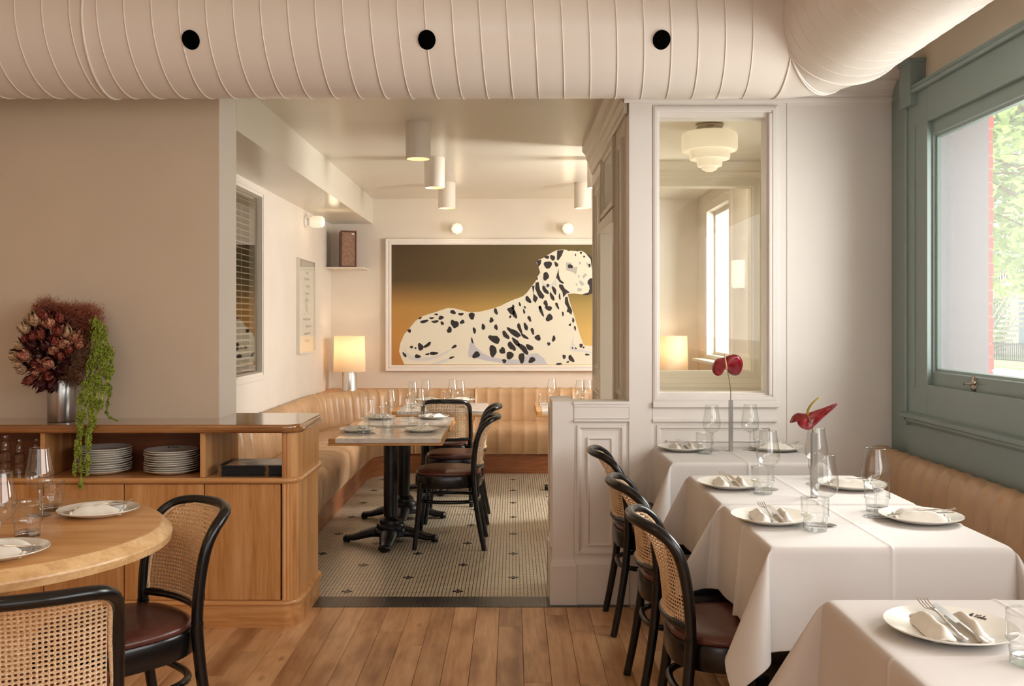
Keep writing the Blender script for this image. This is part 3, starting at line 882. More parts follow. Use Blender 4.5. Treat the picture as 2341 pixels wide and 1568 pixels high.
def make_chair():
    t = thing('dining_chair', 'chair', 'chair', (0, 0, 0), 0, None)
    # rear legs
    for s_ in (-1, 1):
        bm = BM(); tube(bm, catmull([(s_ * .205, -.262, 0), (s_ * .200, -.232, .15), (s_ * .195, -.205, .32), (s_ * .192, -.190, .47), (s_ * .192, -.189, .52)], 5), lambda q: .0165 + .004 * q, 12, flat=1.0)
        build('leg', bm, M['black'], t, smooth='auto', angle=60)
        bm = BM(); tube(bm, [(s_ * .190, .205, 0), (s_ * .176, .178, .25), (s_ * .168, .165, .45)], lambda q: .0155 + .006 * q, 12)
        build('leg', bm, M['black'], t, smooth='auto', angle=60)
    # bent back loop
    half = [(.192, .50), (.193, .60), (.194, .70), (.194, .775), (.188, .825), (.166, .856), (.125, .868), (.06, .872), (0, .873)]
    pts = half + [(-x, z) for x, z in reversed(half[:-1])]
    bm = BM(); tube(bm, catmull([bsurf(x, z) for x, z in pts], 6), .0185, 12, up=(0, 1, 0), flat=.95)
    build('back_frame', bm, M['black'], t, smooth='auto', angle=60)
    bm = BM(); tube(bm, [bsurf(x, .548) for x in [-.192 + .384 * i / 16 for i in range(17)]], .0145, 10)
    build('crossbar', bm, M['black'], t, smooth='auto', angle=60)
    # woven cane: a sheet of octagonal openings
    bm = BM(); cs = .0128; a, zb, zt, rc = .176, .560, .858, .055
    def inside(x, z):
        if abs(x) > a or z < zb or z > zt: return False
        if z > zt - rc and abs(x) > a - rc: return (abs(x) - a + rc) ** 2 + (z - zt + rc) ** 2 < rc * rc
        return True
    nx = int(2 * a / cs) + 1; nz = int((zt - zb) / cs) + 1; cache = {}
    def vx(i, j, off=0.0):   # lattice in half cells
        key = (i, j)
        if key not in cache:
            p = bsurf(-a + i * cs / 2, zb + j * cs / 2); p.y += off; cache[key] = bm.verts.new(p)
        return cache[key]
    for i in range(nx):
        for j in range(nz):
            cx, cz = -a + (i + .5) * cs, zb + (j + .5) * cs
            if not all(inside(cx + dx * cs * .5, cz + dz * cs * .5) for dx in (-1, 1) for dz in (-1, 1)): continue
            o = [vx(2 * i, 2 * j), vx(2 * i + 1, 2 * j, .0012), vx(2 * i + 2, 2 * j), vx(2 * i + 2, 2 * j + 1, -.0012), vx(2 * i + 2, 2 * j + 2), vx(2 * i + 1, 2 * j + 2, .0012), vx(2 * i, 2 * j + 2), vx(2 * i, 2 * j + 1, -.0012)]
            h = [bm.verts.new(bsurf(cx + .0042 * math.cos(PI * (1.25 + .25 * k)), cz + .0036 * math.sin(PI * (1.25 + .25 * k)))) for k in range(8)]
            for k in range(8):
                l = (k + 1) % 8; bm.faces.new((o[k], o[l], h[l], h[k]))
    build('cane_panel', bm, M['cane'], t, fix=False, smooth=False)
    # binding strip along the outline
    ol = [(-a, zb), (-a, (zb + zt) / 2), (-a, zt - rc)] + [(-a + rc - rc * math.cos(k * PI / 10), zt - rc + rc * math.sin(k * PI / 10)) for k in range(1, 6)] + [(-a / 2, zt), (0, zt), (a / 2, zt)] + [(a - rc + rc * math.sin(k * PI / 10), zt - rc + rc * math.cos(k * PI / 10)) for k in range(0, 5)] + [(a, zt - rc), (a, (zb + zt) / 2), (a, zb), (a / 2, zb), (0, zb), (-a / 2, zb)]
    bm = BM(); tube(bm, catmull([bsurf(x, z) for x, z in ol], 3, True), .0075, 6, True, up=(0, 1, 0), flat=.8)
    build('cane_binding', bm, M['cane'], t, smooth=True)
    # seat ring and cushion
    def outl(r, k, n=44, dy=0):
        th = 2 * PI * k / n; c, s_ = math.cos(th), math.sin(th)
        w_ = .212 - (.020 if s_ < 0 else -.004) * abs(s_)
        return (r * w_ * abs(c) ** .62 * (1 if c > 0 else -1), -.012 + r * (.222 if s_ > 0 else .222) * abs(s_) ** .72 * (1 if s_ > 0 else -1))
    bm = BM(); rows = []
    for r, z in ((.93, .408), (1.0, .410), (1.018, .418), (1.018, .484), (1.0, .492), (.90, .492)):
        rows.append([(*outl(r, k), z) for k in range(44)])
    rings(bm, rows, True, True, True); build('seat_frame', bm, M['black'], t, smooth='auto', angle=50)
    bm = BM(); rows = []
    for r, z in ((.965, .490), (.99, .498), (.985, .508), (.95, .517), (.86, .524), (.65, .529), (.35, .531), (.05, .532)):
        rows.append([(*outl(r, k), z) for k in range(44)])
    rings(bm, rows, True, False, True); build('seat', bm, M['seatl'], t, smooth=True)
    bm = BM(); tube(bm, [((.186 if abs(math.sin(2 * PI * k / 40)) < 2 else 0) * abs(math.cos(2 * PI * k / 40)) ** .7 * (1 if math.cos(2 * PI * k / 40) > 0 else -1), -.015 + .205 * abs(math.sin(2 * PI * k / 40)) ** .8 * (1 if math.sin(2 * PI * k / 40) > 0 else -1), .315) for k in range(40)], .0125, 8, True)
    build('stretcher', bm, M['black'], t, smooth=True)
    return t


chair = Proto(make_chair)
gR = 'cane-backed chairs along the white-clothed tables'; gI = 'cane-backed chairs in the tiled back room'; gL = 'cane-backed chairs at the round oak table'
chair.place((-1.29, 2.585, 0), math.radians(25), 'black bentwood chair with woven cane back, seen from behind at the bottom left corner', gL, scale=(1.04, 1.04, 1.0))
chair.place((-1.335, 3.215, 0), math.radians(136), 'black bentwood cane chair with glossy brown leather seat between the round table and the sideboard', gL, scale=(1.04, 1.04, 1.0))
chair.place((.755, 3.25, 0), -PI / 2, 'cane-backed chair nearest the camera in the row of three along the white tables', gR)
chair.place((.755, 3.95, 0), -PI / 2, 'middle cane-backed chair in the row of three along the white tables', gR)
chair.place((.75, 4.86, 0), -PI / 2, 'farthest cane-backed chair of the row, in front of the panelled half wall', gR)
chair.place((-.45, 6.60, 0), PI / 2, 'black cane chair in full side view at the nearest marble table', gI)
chair.place((-.45, 7.40, 0), PI / 2, 'black cane chair partly hidden behind the nearer one, at the second marble table', gI)
chair.place((-.545, 8.15, 0), 0, 'chair seen squarely from behind, its cane back hiding the farthest left marble table', gI)

# ================================================================== MARBLE TABLES
def make_marble(w_, d_, simple=False):
    t = thing('marble_table', 'table', 'table', (0, 0, 0))
    bm = BM(); box(bm, -w_ / 2 + .045, w_ / 2 - .006, -d_ / 2, d_ / 2, .718, .75); build('marble_slab', bm, M['marble'], t, bevel=.004)
    bm = BM(); box(bm, -w_ / 2, -w_ / 2 + .0445, -d_ / 2, d_ / 2, .718, .748); box(bm, w_ / 2 - .0055, w_ / 2, -d_ / 2, d_ / 2, .718, .747)
    box(bm, -w_ / 2 - .004, w_ / 2 + .004, -d_ / 2 - .006, d_ / 2 + .006, .702, .7175); build('edge_band', bm, M['edge_wood'], t, bevel=.003)
    bm = BM(); box(bm, -.16, .16, -.16, .16, .688, .7015); build('mounting_plate', bm, M['iron'], t)
    bm = BM(); lathe(bm, [(.048, .10), (.050, .69)], 24, cap0=True, cap1=True); build('column', bm, M['iron'], t, smooth='auto')
    bm = BM(); lathe(bm, [(.118, .055), (.120, .082), (.108, .098), (.098, .10), (.098, .118), (.088, .132), (.078, .134), (.076, .154), (.064, .168), (.048, .178)], 28, cap0=True); build('collar', bm, M['iron'], t, smooth='auto', angle=30)
    for k in range(4):
        a = k * PI / 2; bm = BM()
        pts = catmull([(.05, 0, .072), (.12, 0, .070), (.19, 0, .052), (.25, 0, .034), (.30, 0, .030), (.325, 0, .022)], 4)
        rows = []
        for i, p in enumerate(pts):
            q = i / (len(pts) - 1); hw = .050 * (1 - q) ** .7 + .018 + (.014 if q > .8 else 0); hh = .028 * (1 - q) + .013 + (.006 if q > .82 else 0)
            rows.append([(p.x, hw * math.cos(2 * PI * j / 12), p.z + hh * math.sin(2 * PI * j / 12)) for j in range(12)])
        rings(bm, rows, True, True, True); lathe(bm, [(.020, 0), (.024, .003), (.024, .012), (.016, .016)], 14, c=(.305, 0, 0), cap0=True, cap1=True)
        build('foot', bm, M['iron'], t, smooth='auto', angle=50, rot=(0, 0, a))
    return t


mt = make_marble(.75, .60)
mt.location = (-.8425, 6.65, 0); tag(mt, 'nearest of the marble tables, with two stemmed glasses and three tumblers on it', 'table', 'marble tables in the tiled back room')
dup(mt, (-.8425, 7.45, 0), 0, 'second marble table, behind the nearest one and left of the chair seen from behind')
mt3 = make_marble(.82, .86); mt3.location = (-.63, 8.68, 0); tag(mt3, 'marble table farthest left at the back, behind the chair seen from behind', 'table', 'marble tables in the tiled back room')
dup(mt3, (.616, 8.68, 0), 0, 'marble table farthest right at the back, mostly hidden behind the half wall')

# ================================================================== CLOTHED TABLES
ZT = .855
def make_cloth(hx, hy, drop, closedY=(0, 0), seed=0, n=64):
    """hx, hy: half sizes; closedY: 1 where the neighbour table touches (-Y, +Y)"""
    random.seed(seed)
    bm = BM(); U, Vv = hx + drop, hy + drop
    rad = .016
    def edge(u):  # distance over the edge -> (out, down)
        if u <= 0: return (u, 0.0)
        arc_ = rad * PI / 2
        if u < arc_: th = u / rad; return (rad * math.sin(th), -rad * (1 - math.cos(th)))
        return (rad, -rad - (u - arc_))
    def pos(u, v):
        su, sv = (1 if u >= 0 else -1), (1 if v >= 0 else -1)
        a, b = abs(u) - hx + rad, abs(v) - hy + rad
        closed = closedY[0] if sv < 0 else closedY[1]
        ea, eb = edge(a), edge(b)
        if a <= 0 and b <= 0:
            return Vector((u, v, 0))
        if b <= 0 or a <= 0:
            if b <= 0:
                out, dn = ea; sgn = Vector((su, 0, 0)); base = Vector((su * (hx - rad), v, 0)); tcoord = v; half = hy
            else:
                out, dn = eb; sgn = Vector((0, sv, 0)); base = Vector((u, sv * (hy - rad), 0)); tcoord = u; half = hx
            down = -dn
            flare = .10 if not (a <= 0 and closed) else 0.0
            wv = (noise.noise(Vector((tcoord * 5.5 + seed * 3.1, su * 2.0 + sv, seed))) * .045) * min(1, down / drop) * (flare > 0)
            ease = max(0, 1 - (abs(tcoord) / half) ** 6)
            return base + sgn * (out + down * flare * .5 + wv * ease + .0035 * math.exp(-(tcoord / .0055) ** 2)) + Vector((0, 0, dn))
        # corner: cloth hangs as a cone
        r = math.hypot(a, b); th = math.atan2(b, a) / (PI / 2)
        if closed: d = Vector((su * .97, sv * .24, 0)); lt_ = Vector((-su * .24, sv * .97, 0)); A, B = .50, .07
        else: d = Vector((su * .7071, sv * .7071, 0)); lt_ = Vector((-su * .7071, sv * .7071, 0)); A, B = .44, .23
        rr = max(0.0, r)
        k = min(1, rr / (rad * 2.2))
        out = rad * (1 - (1 - k) ** 2)
        hx_, hy_ = su * (hx - rad), sv * (hy - rad)
        ox = su * out * math.cos(th * PI / 2) ** .6; oy = sv * out * max(0, math.sin(th * PI / 2)) ** .6
        wob = 1 + .18 * noise.noise(Vector((su * 3 + seed, sv * 2, th * 3)))
        vec = d * (A * math.sin(PI * th) * wob) + lt_ * (B * math.sin(2 * PI * th) * wob)
        fl = .05
        vec += Vector((su * fl * (1 - th), (0 if closed else sv * fl * th), 0))
        an = vec.length
        hor = vec.normalized() * math.sin(an) if an > 1e-6 else vec
        down = math.cos(an) * rr
        return Vector((hx_ + ox + hor.x * rr, hy_ + oy + hor.y * rr, -max(0, down - rad * .35 * k)))
    def lin(h, tot):
        inner = sorted([-h + rad + (2 * (h - rad)) * i / 14 for i in range(15)] + [-.014, -.007, -.0035, .0035, .007, .014])
        outer = [h - rad + (tot - h + rad) * (i / 22) ** 1.25 for i in range(1, 23)]
        return sorted([-x for x in outer]) + inner + outer
    us, vs = lin(hx, U), lin(hy, Vv)
    vr = []
    for u in us:
        row = []
        for v in vs:
            p = pos(u, v)
            z = p.z
            if abs(u) < hx and abs(v) < hy:
                z += noise.noise(Vector((u * 4, v * 4, seed))) * .0012
                z += .0030 * math.exp(-(u / .0055) ** 2) + .0020 * math.exp(-(v / .0055) ** 2)
            row.append(bm.verts.new((p.x, p.y, z)))
        vr.append(row)
    for i in range(len(us) - 1):
        for j in range(len(vs) - 1):
            bm.faces.new((vr[i][j], vr[i + 1][j], vr[i + 1][j + 1], vr[i][j + 1]))
    return bm


def clothed_table(cx, cy, hx, hy, lab_t, lab_c, drop=.30, closed=(0, 0), seed=0):
    t = thing('dining_table', lab_t, 'table', (cx, cy, 0), 0, 'tables under white cloths')
    bm = BM(); box(bm, -hx + .004, hx - .004, -hy + .004, hy - .004, ZT - .035, ZT - .006); build('tabletop', bm, M['edge_wood'], t, bevel=.01)
    bm = BM(); lathe(bm, [(.045, .06), (.05, ZT - .035)], 20, cap0=True, cap1=True); build('column', bm, M['iron'], t, smooth='auto')
    for k in range(4):
        bm = BM(); tube(bm, [(.03, 0, .10), (.14, 0, .07), (.26, 0, .03), (.29, 0, .02)], lambda q: .03 - .010 * q, 10); build('foot', bm, M['iron'], t, smooth='auto', rot=(0, 0, k * PI / 2))
    o = build('tablecloth', make_cloth(hx, hy, drop, closed, seed), M['linen'], smooth=True, loc=(cx, cy, ZT))
    tag(o, lab_c, 'tablecloth', 'white tablecloths')
    o.modifiers.new('thick', 'SOLIDIFY').thickness = -.0012
    s_ = o.modifiers.new('sub', 'SUBSURF'); s_.levels = 1; s_.render_levels = 1
    return o


clothed_table(1.118, 4.858, .368, .295, 'table under the white cloth set against the panelled partition', 'white cloth on the farthest dining table, below the vestibule window', .29, (0, 1), 3)
clothed_table(1.128, 3.872, .366, .333, 'second table back under a white cloth in the street-side row', 'white cloth whose table holds the leaning pointed red flower', .30, (1, 0), 5)
clothed_table(1.13, 3.197, .366, .333, 'table under white cloth whose draped front face is fully in view', 'white cloth with a tall folded corner hanging beside the nearest chair', .30, (0, 1), 8)
clothed_table(1.165, 1.93, .41, .41, 'table at the bottom right corner under a white cloth', 'white cloth nearest the camera, cut by the bottom right corner', .36, (0, 0), 12)

# ================================================================== ROUND TABLE
rt = thing('round_table', 'large round pale oak dining table at the left edge of the photo', 'table', (-1.745, 3.08, 0))
bm = BM(); lathe(bm, [(.0, ZT), (.25, ZT), (.578, ZT), (.584, ZT - .001)], 96); bmesh.ops.remove_doubles(bm, verts=bm.verts, dist=1e-5)
build('tabletop', bm, M['table_oak'], rt, smooth='auto')
bm = BM(); lathe(bm, [(.580, ZT - .0005), (.590, ZT - .002), (.618, ZT - .030), (.620, ZT - .036), (.616, ZT - .058), (.560, ZT - .060), (.0, ZT - .060)], 96)
build('table_edge', bm, M['table_rim'], rt, smooth='auto', angle=25)
bm = BM(); lathe(bm, [(.30, 0), (.30, .03), (.22, .05), (.12, .08), (.10, .2), (.10, .6), (.16, .74), (.30, ZT - .06)], 48, cap0=True); build('pedestal', bm, M['table_oak'], rt, smooth='auto')

# ================================================================== SIDEBOARD
SX = -1.072; SY = 4.795; SB = 5.40; SR = .075; ZS = 1.01
def outline(off, n=9, z=0):
    p = [(XL + .01, SY - off)]
    cx, cy = SX - SR, SY + SR; r = SR + off
    p += [(cx + r * math.cos(-PI / 2 + PI / 2 * i / n), cy + r * math.sin(-PI / 2 + PI / 2 * i / n)) for i in range(n + 1)]
    cy = SB - SR
    p += [(cx + r * math.cos(PI / 2 * i / n), cy + r * math.sin(PI / 2 * i / n)) for i in range(n + 1)]
    p += [(-1.552, SB + off), (-1.552, 5.108), (XL + .01, 5.108)]
    return p


def slab(prof):
    bm = BM(); rings(bm, [[(x, y, z) for x, y in outline(o)] for o, z in prof], True, False, False)
    for o, z, top in ((prof[0][0], prof[0][1], False), (prof[-1][0], prof[-1][1], True)):
        P = outline(o); vs = [bm.verts.new((x, y, z)) for x, y in P]
        for t in tessellate_polygon([[Vector((x, y, 0)) for x, y in P]]): bm.faces.new([vs[i] for i in t])
    bmesh.ops.remove_doubles(bm, verts=bm.verts, dist=1e-5)
    return bm


sb = thing('sideboard', 'long oak sideboard with rounded fluted corner, open shelf and flush doors', 'sideboard', (0, 0, 0))
build('worktop', slab([(.002, .968), (.014, .969), (.022, .976), (.023, .984), (.018, .991), (.012, .993), (.012, .999), (.009, 1.006), (.004, ZS)]), M['oak_top'], sb, smooth='auto', angle=30)
build('shelf', slab([(0, .717), (.008, .717), (.014, .724), (.016, .731), (.014, .738), (.008, .745), (0, .745)]), M['oak_h'], sb, smooth='auto', angle=40)
build('base_moulding', slab([(0, .108), (.008, .109), (.014, .115), (.015, .122), (.010, .131), (0, .134)]), M['oak_h'], sb, smooth='auto', angle=40)
build('plinth', slab([(.004, 0), (.004, .108)]), M['oak_h'], sb, smooth='auto', angle=40)


def fluted(z0, z1, amp):
    """wall of the rounded end: fluted round both corners, flat side between"""
    P = []
    xs = -1.150
    pts = [(xs + (SX - SR - xs) * i / 20, SY, 0, -1) for i in range(20)]
    cx, cy = SX - SR, SY + SR
    pts += [(cx + SR * math.cos(a), cy + SR * math.sin(a), math.cos(a), math.sin(a)) for a in [-PI / 2 + PI / 2 * i / 60 for i in range(61)]]
    side = len(pts)
    pts += [(SX, cy + (SB - SR - cy) * i / 6, 1, 0) for i in range(1, 6)]
    cy2 = SB - SR
    pts += [(cx + SR * math.cos(a), cy2 + SR * math.sin(a), math.cos(a), math.sin(a)) for a in [PI / 2 * i / 60 for i in range(61)]]
    s = 0; out = []
    for i, (x, y, a, b) in enumerate(pts):
        if i: s += math.hypot(x - pts[i - 1][0], y - pts[i - 1][1])
        k = amp * abs(math.sin(PI * s / .0195)) ** .6 if (i < side - 12 and i < side) else 0
        out.append((x + a * (k - amp), y + b * (k - amp)))
    inner = [(x - a * .022, y - b * .022) for x, y, a, b in pts]
    bm = BM(); rings(bm, [[(x, y, z0) for x, y in out + inner[::-1]], [(x, y, z1) for x, y in out + inner[::-1]]], True)
    return bm


build('end_panel', fluted(.134, .717, .006), M['oak'], sb, smooth='auto', angle=40)
build('end_panel', fluted(.745, .968, .0025), M['oak'], sb, smooth='auto', angle=40)
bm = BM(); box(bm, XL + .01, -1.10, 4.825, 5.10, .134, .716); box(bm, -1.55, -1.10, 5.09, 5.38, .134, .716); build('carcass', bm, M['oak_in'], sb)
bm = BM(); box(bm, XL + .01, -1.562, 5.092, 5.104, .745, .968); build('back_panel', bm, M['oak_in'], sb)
for x in (-1.548, -2.345, -3.14, -3.94):
    bm = BM(); box(bm, x - .012, x + .012, SY + .004, 5.092 if x < -1.6 else 5.10, .746, .967); build('divider', bm, M['oak'], sb, bevel=.002)
bm = BM(); box(bm, -1.549, -1.535, 5.10, 5.385, .746, .967); build('divider', bm, M['oak'], sb)
for x0, x1 in ((-1.535, -1.158), (-1.935, -1.538), (-2.337, -1.938), (-2.737, -2.340), (-3.137, -2.740), (-3.537, -3.140), (-3.937, -3.540)):
    bm = BM(); box(bm, 0.0012, x1 - x0 - .0012, 0, .02, .137, .713); build('door', bm, M['oak'], sb, bevel=.0012, loc=(x0, SY, 0))

# ---- plates
def plate_prof(r=.135):
    return [(0, .005), (r * .56, .005), (r * .64, .0085), (r * .97, .0215), (r * .995, .0225), (r, .0205), (r * .985, .0185), (r * .66, .0035), (r * .60, 0), (r * .56, 0), (r * .55, .002), (0, .002)]


def make_plate(r=.135):
    bm = BM(); lathe(bm, plate_prof(r), 56); bmesh.ops.remove_doubles(bm, verts=bm.verts, dist=1e-5)
    return build('plate', bm, M['china'], smooth='auto', angle=50)


# handwriting on plate rims, as thin raised ink ribbons
STROKES = [
    [(0, .3), (.25, .75), (.32, 1.3), (.18, 1.5), (.05, 1.2), (.05, .4), (.15, .0), (.35, .15)],           # l
    [(.35, .15), (.6, .45), (.72, .62), (.6, .75), (.48, .55), (.55, .1), (.75, 0), (.95, .2)],            # e
    [(1.25, 1.25), (1.4, 1.3), (1.5, .7), (1.58, .0), (1.85, .7), (2.2, 1.45), (2.35, 1.5)],               # V
    [(2.2, .55), (2.27, .3), (2.25, .05), (2.4, .05), (2.55, .3)], [(2.36, .95), (2.38, 1.02)],             # i
    [(2.85, .6), (2.65, .55), (2.58, .25), (2.7, .0), (2.9, .1), (2.97, .4), (2.85, .6), (3.05, .5)],       # o
    [(3.05, .5), (3.3, 1.0), (3.38, 1.45), (3.26, 1.5), (3.2, .9), (3.22, .2), (3.35, .0), (3.5, .15)],     # l
    [(3.85, .6), (3.65, .55), (3.58, .25), (3.7, .0), (3.9, .1), (3.97, .4), (3.85, .6), (4.1, .5)],        # o
    [(4.1, .5), (4.2, .6), (4.2, .05), (4.32, .45), (4.5, .6), (4.55, .3), (4.55, .05), (4.75, .12)],       # n
]
def lettering(parent, r, ang, size, flat=False):
    bm = BM()
    for st in STROKES:
        P = catmull([(x, y, 0) for x, y in st], 5)
        Q = []
        for p in P:
            u = (p.x + p.y * .25 - 2.5) * size; v = (p.y - .6) * size
            rr = r * .83 + v; th = ang - u / rr
            zz = .0085 + (rr / r - .64) / .33 * .013 + .0009
            Q.append((rr * math.cos(th), rr * math.sin(th), zz))
        tube(bm, Q, .00075, 5)
    return build('lettering', bm, M['ink'], parent)


plate = Proto(make_plate)
gP = 'plates stacked on the open sideboard shelf'
for sname, cx, n in (('left', (239 - VX) * 4.955 / F, 11), ('right', (393 - VX) * 4.955 / F, 10)):
    for k in range(n):
        z = .7455 + k * .0112
        where = ('topmost plate' if k == n - 1 else 'bottom plate' if k == 0 else ['', 'second plate from the bottom', 'third plate from the bottom', 'fourth plate from the bottom', 'fifth plate from the bottom', 'sixth plate from the bottom', 'seventh plate from the bottom', 'third plate from the top' if n == 10 else 'eighth plate from the bottom', 'plate just under the top' if n == 10 else 'third plate from the top', 'plate just under the top'][k]) + ' of the %s stack on the sideboard shelf' % ('left' if sname == 'left' else 'right')
        if sname == 'right' and k == n - 1:
            p = make_plate(); p.location = (cx, 4.952, z); tag(p, 'topmost plate of the right stack, with handwritten lettering on its rim', 'plate', gP)
            lettering(p, .135, PI / 2 + .25, .012)
            continue
        p = plate.place((cx + random.uniform(-.003, .003), 4.952 + random.uniform(-.001, .001), z), rot=(random.uniform(-.008, .008), random.uniform(-.012, .012), random.random()), label=where, group=gP)
        if k == 0 or 'category' not in p.keys(): p['category'] = 'plate'
        p['category'] = 'plate'

# ---- menus
M['cover'] = mat('menu_cover_black', srgb(14, 16, 24), .5)
def print_mat():
    m = mat('menu_cover_print', srgb(150, 120, 100), .3); v = coords(m, (5, 7, 5))
    n_ = N(m, 'ShaderNodeTexNoise'); n_.inputs['Scale'].default_value = 1.2; n_.inputs['Detail'].default_value = 1; L(m, v, n_.inputs['Vector'])
    L(m, ramp(m, n_.outputs['Fac'], [(.38, srgb(88, 62, 56)), (.46, srgb(120, 96, 84)), (.52, srgb(196, 176, 148)), (.60, srgb(205, 130, 70)), (.66, srgb(150, 124, 104))]), bsdf(m).inputs['Base Color']); return m
M['print'] = print_mat()
def make_menu():
    t = thing('menu_booklet', 'menu', 'menu')
    bm = BM(); box(bm, -.185, .185, 0, .245, 0, .0066); build('cover', bm, M['cover'], t, bevel=.0012)
    bm = BM()
    for x0 in (-.182, .055):
        for k in range(3):
            x = x0 + k * .006 + .0
            tube(bm, [(x, .012, .0068), (x, -.004, .0068), (x, -.006, .0033), (x, -.004, -.0002), (x, .012, -.0002)], .0008, 4)
    build('stitching', bm, M['edge_wood'], t)
    return t
menu = Proto(make_menu)
for k in range(8):
    dx = -1.295 + random.uniform(-.004, .004)
    p = menu.place((dx, 4.835 + random.uniform(-.004, .004), .7455 + k * .0068), random.uniform(-.01, .01), 'black stitched menu, %s of the pile on the sideboard shelf' % (['lowest', 'second from the bottom', 'third from the bottom', 'fourth from the bottom', 'fourth from the top', 'third from the top', 'second from the top', 'topmost'][k]), 'menus piled on the sideboard shelf')
    p['category'] = 'menu'
p['label'] = 'topmost menu of the pile, its cover printed with a brown picture'
bm = BM(); box(bm, -.150, .178, .012, .236, .0066, .0070); build('cover_print', bm, M['print'], p)

# ---- stepped clear bottles on the left of the shelf
def make_bottle():
    bm = BM(); lathe(bm, [(.0, .001), (.024, .001), (.0265, .004), (.0265, .052), (.022, .058), (.0255, .062), (.0255, .10), (.020, .108), (.0165, .112), (.0175, .118), (.0165, .15), (.012, .158), (.014, .162), (.0145, .178), (.010, .180)], 20)
    o = build('glass_bottle', bm, M['wine'], smooth='auto', angle=30); return o
bt = Proto(make_bottle)
gB = 'stepped glass bottles on the sideboard shelf'
for px, Y, sc, lab in ((12, 4.88, 1.12, 'tallest stepped clear bottle at the far left of the sideboard shelf'), (44, 4.90, 1.0, 'stepped clear glass bottle just left of the wine glass on the shelf'), (82, 4.95, .98, 'stepped clear bottle seen through the wine glass bowl on the shelf'), (-30, 4.92, 1.0, 'stepped clear bottle hidden by the left edge of the shelf')):
    if px < 0: continue
    o = bt.place(((px - VX) * Y / F, Y, .7455), 0, lab, gB, scale=(sc, sc, sc)); o['category'] = 'bottle'

# ================================================================== BOUQUET
bx, by = (141 - VX) * 4.955 / F, 4.955
bm = BM(); lathe(bm, [(0, .004), (.062, .004), (.064, .21), (.0665, .213), (.068, .208), (.068, .004), (.066, 0), (0, 0)], 48)
tag(build('vase', bm, M['brushed'], smooth='auto', loc=(bx, by, ZS + .0005)), 'brushed steel cylinder vase on the sideboard top', 'vase')
bq_ = thing('flower_bouquet', 'dark red orchids, rusty smoke bush and trailing green amaranth in the steel vase', 'bouquet', (bx, by, ZS + .19))
Ob = Vector((bx, by, ZS + .19))
def speck(name, base, dots, sc=180, th=.42, ns=2.5):
    m = mat(name, base, .7, spec=.25); v = coords(m)
    vo = N(m, 'ShaderNodeTexVoronoi'); vo.inputs['Scale'].default_value = sc; vo.inputs['Randomness'].default_value = 1; L(m, v, vo.inputs['Vector'])
    n_ = N(m, 'ShaderNodeTexNoise'); n_.inputs['Scale'].default_value = ns; L(m, v, n_.inputs['Vector'])
    a_ = N(m, 'ShaderNodeMath', operation='MULTIPLY'); L(m, vo.outputs['Distance'], a_.inputs[0]); L(m, n_.outputs['Fac'], a_.inputs[1])
    L(m, ramp(m, a_.outputs[0], [(th * .5 - .02, dots), (th * .5 + .02, base)]), bsdf(m).inputs['Base Color']); return m
PM = [speck('petal_dark_red', srgb(104, 26, 22), srgb(184, 130, 104), 9, .34), speck('petal_speckled', srgb(134, 42, 34), srgb(206, 170, 136), 9, .46), speck('petal_cream', srgb(128, 62, 50), srgb(200, 172, 134), 10, .58), mat('petal_deep', srgb(64, 16, 18), .5)]
def petal_mesh(seed):
    random.seed(seed); bm = BM()
    np_ = 8
    for k in range(np_):
        a = 2 * PI * k / np_ + random.uniform(-.3, .3); wdt = random.uniform(.42, .62); opn = random.uniform(.35, 1.0); ln = random.uniform(.95, 1.35)
        g = []
        for i in range(6):
            u = i / 5; r = []
            for j in range(5):
                v = (j / 4 - .5) * 2
                el = -1.2 + u * 2.1 * ln; ww = wdt * math.sin(PI * min(.985, u * .82 + .18))
                rad_ = .72 + opn * u ** 3 * .9 + (.14 if k % 2 else 0)
                az = a + v * ww
                r.append(bm.verts.new((rad_ * math.cos(el) * math.cos(az), rad_ * math.cos(el) * math.sin(az), rad_ * math.sin(el) * .9 + .05 * v * v)))
            g.append(r)
        for i in range(5):
            for j in range(4): bm.faces.new((g[i][j], g[i][j + 1], g[i + 1][j + 1], g[i + 1][j]))
    lathe(bm, [(.0, -.9), (.6, -.6), (.7, 0), (.3, .55), (0, .6)], 8)
    me = bpy.data.meshes.new('flower_head'); bmesh.ops.recalc_face_normals(bm, faces=bm.faces); bm.to_mesh(me); bm.free()
    me.polygons.foreach_set('use_smooth', [True] * len(me.polygons)); return me
PMS = []
for mi, m in enumerate(PM):
    for sd in range(2):
        me = petal_mesh(mi * 7 + sd); me.materials.append(m); PMS.append((mi, me))
random.seed(21)
HEADS = [(80, 732, 24, 2), (58, 752, 20, 2), (112, 738, 27, 1), (92, 765, 22, 0), (132, 757, 20, 0), (148, 785, 26, 1), (122, 800, 20, 1), (172, 772, 22, 1), (75, 790, 18, 3), (45, 792, 14, 2), (34, 815, 18, 2), (58, 812, 24, 1), (88, 815, 20, 3), (110, 832, 24, 1), (138, 812, 22, 0), (160, 800, 18, 0), (52, 845, 17, 2), (84, 850, 22, 1), (112, 862, 22, 0), (136, 848, 20, 3), (95, 880, 20, 3), (70, 868, 18, 0), (128, 780, 22, 0), (105, 792, 20, 3), (182, 788, 20, 1), (75, 770, 18, 0), (100, 720, 20, 0), (135, 728, 18, 0), (118, 882, 18, 3), (60, 775, 18, 0), (150, 760, 20, 2), (42, 832, 15, 2), (98, 842, 17, 0), (150, 830, 20, 3), (80, 835, 18, 0)]
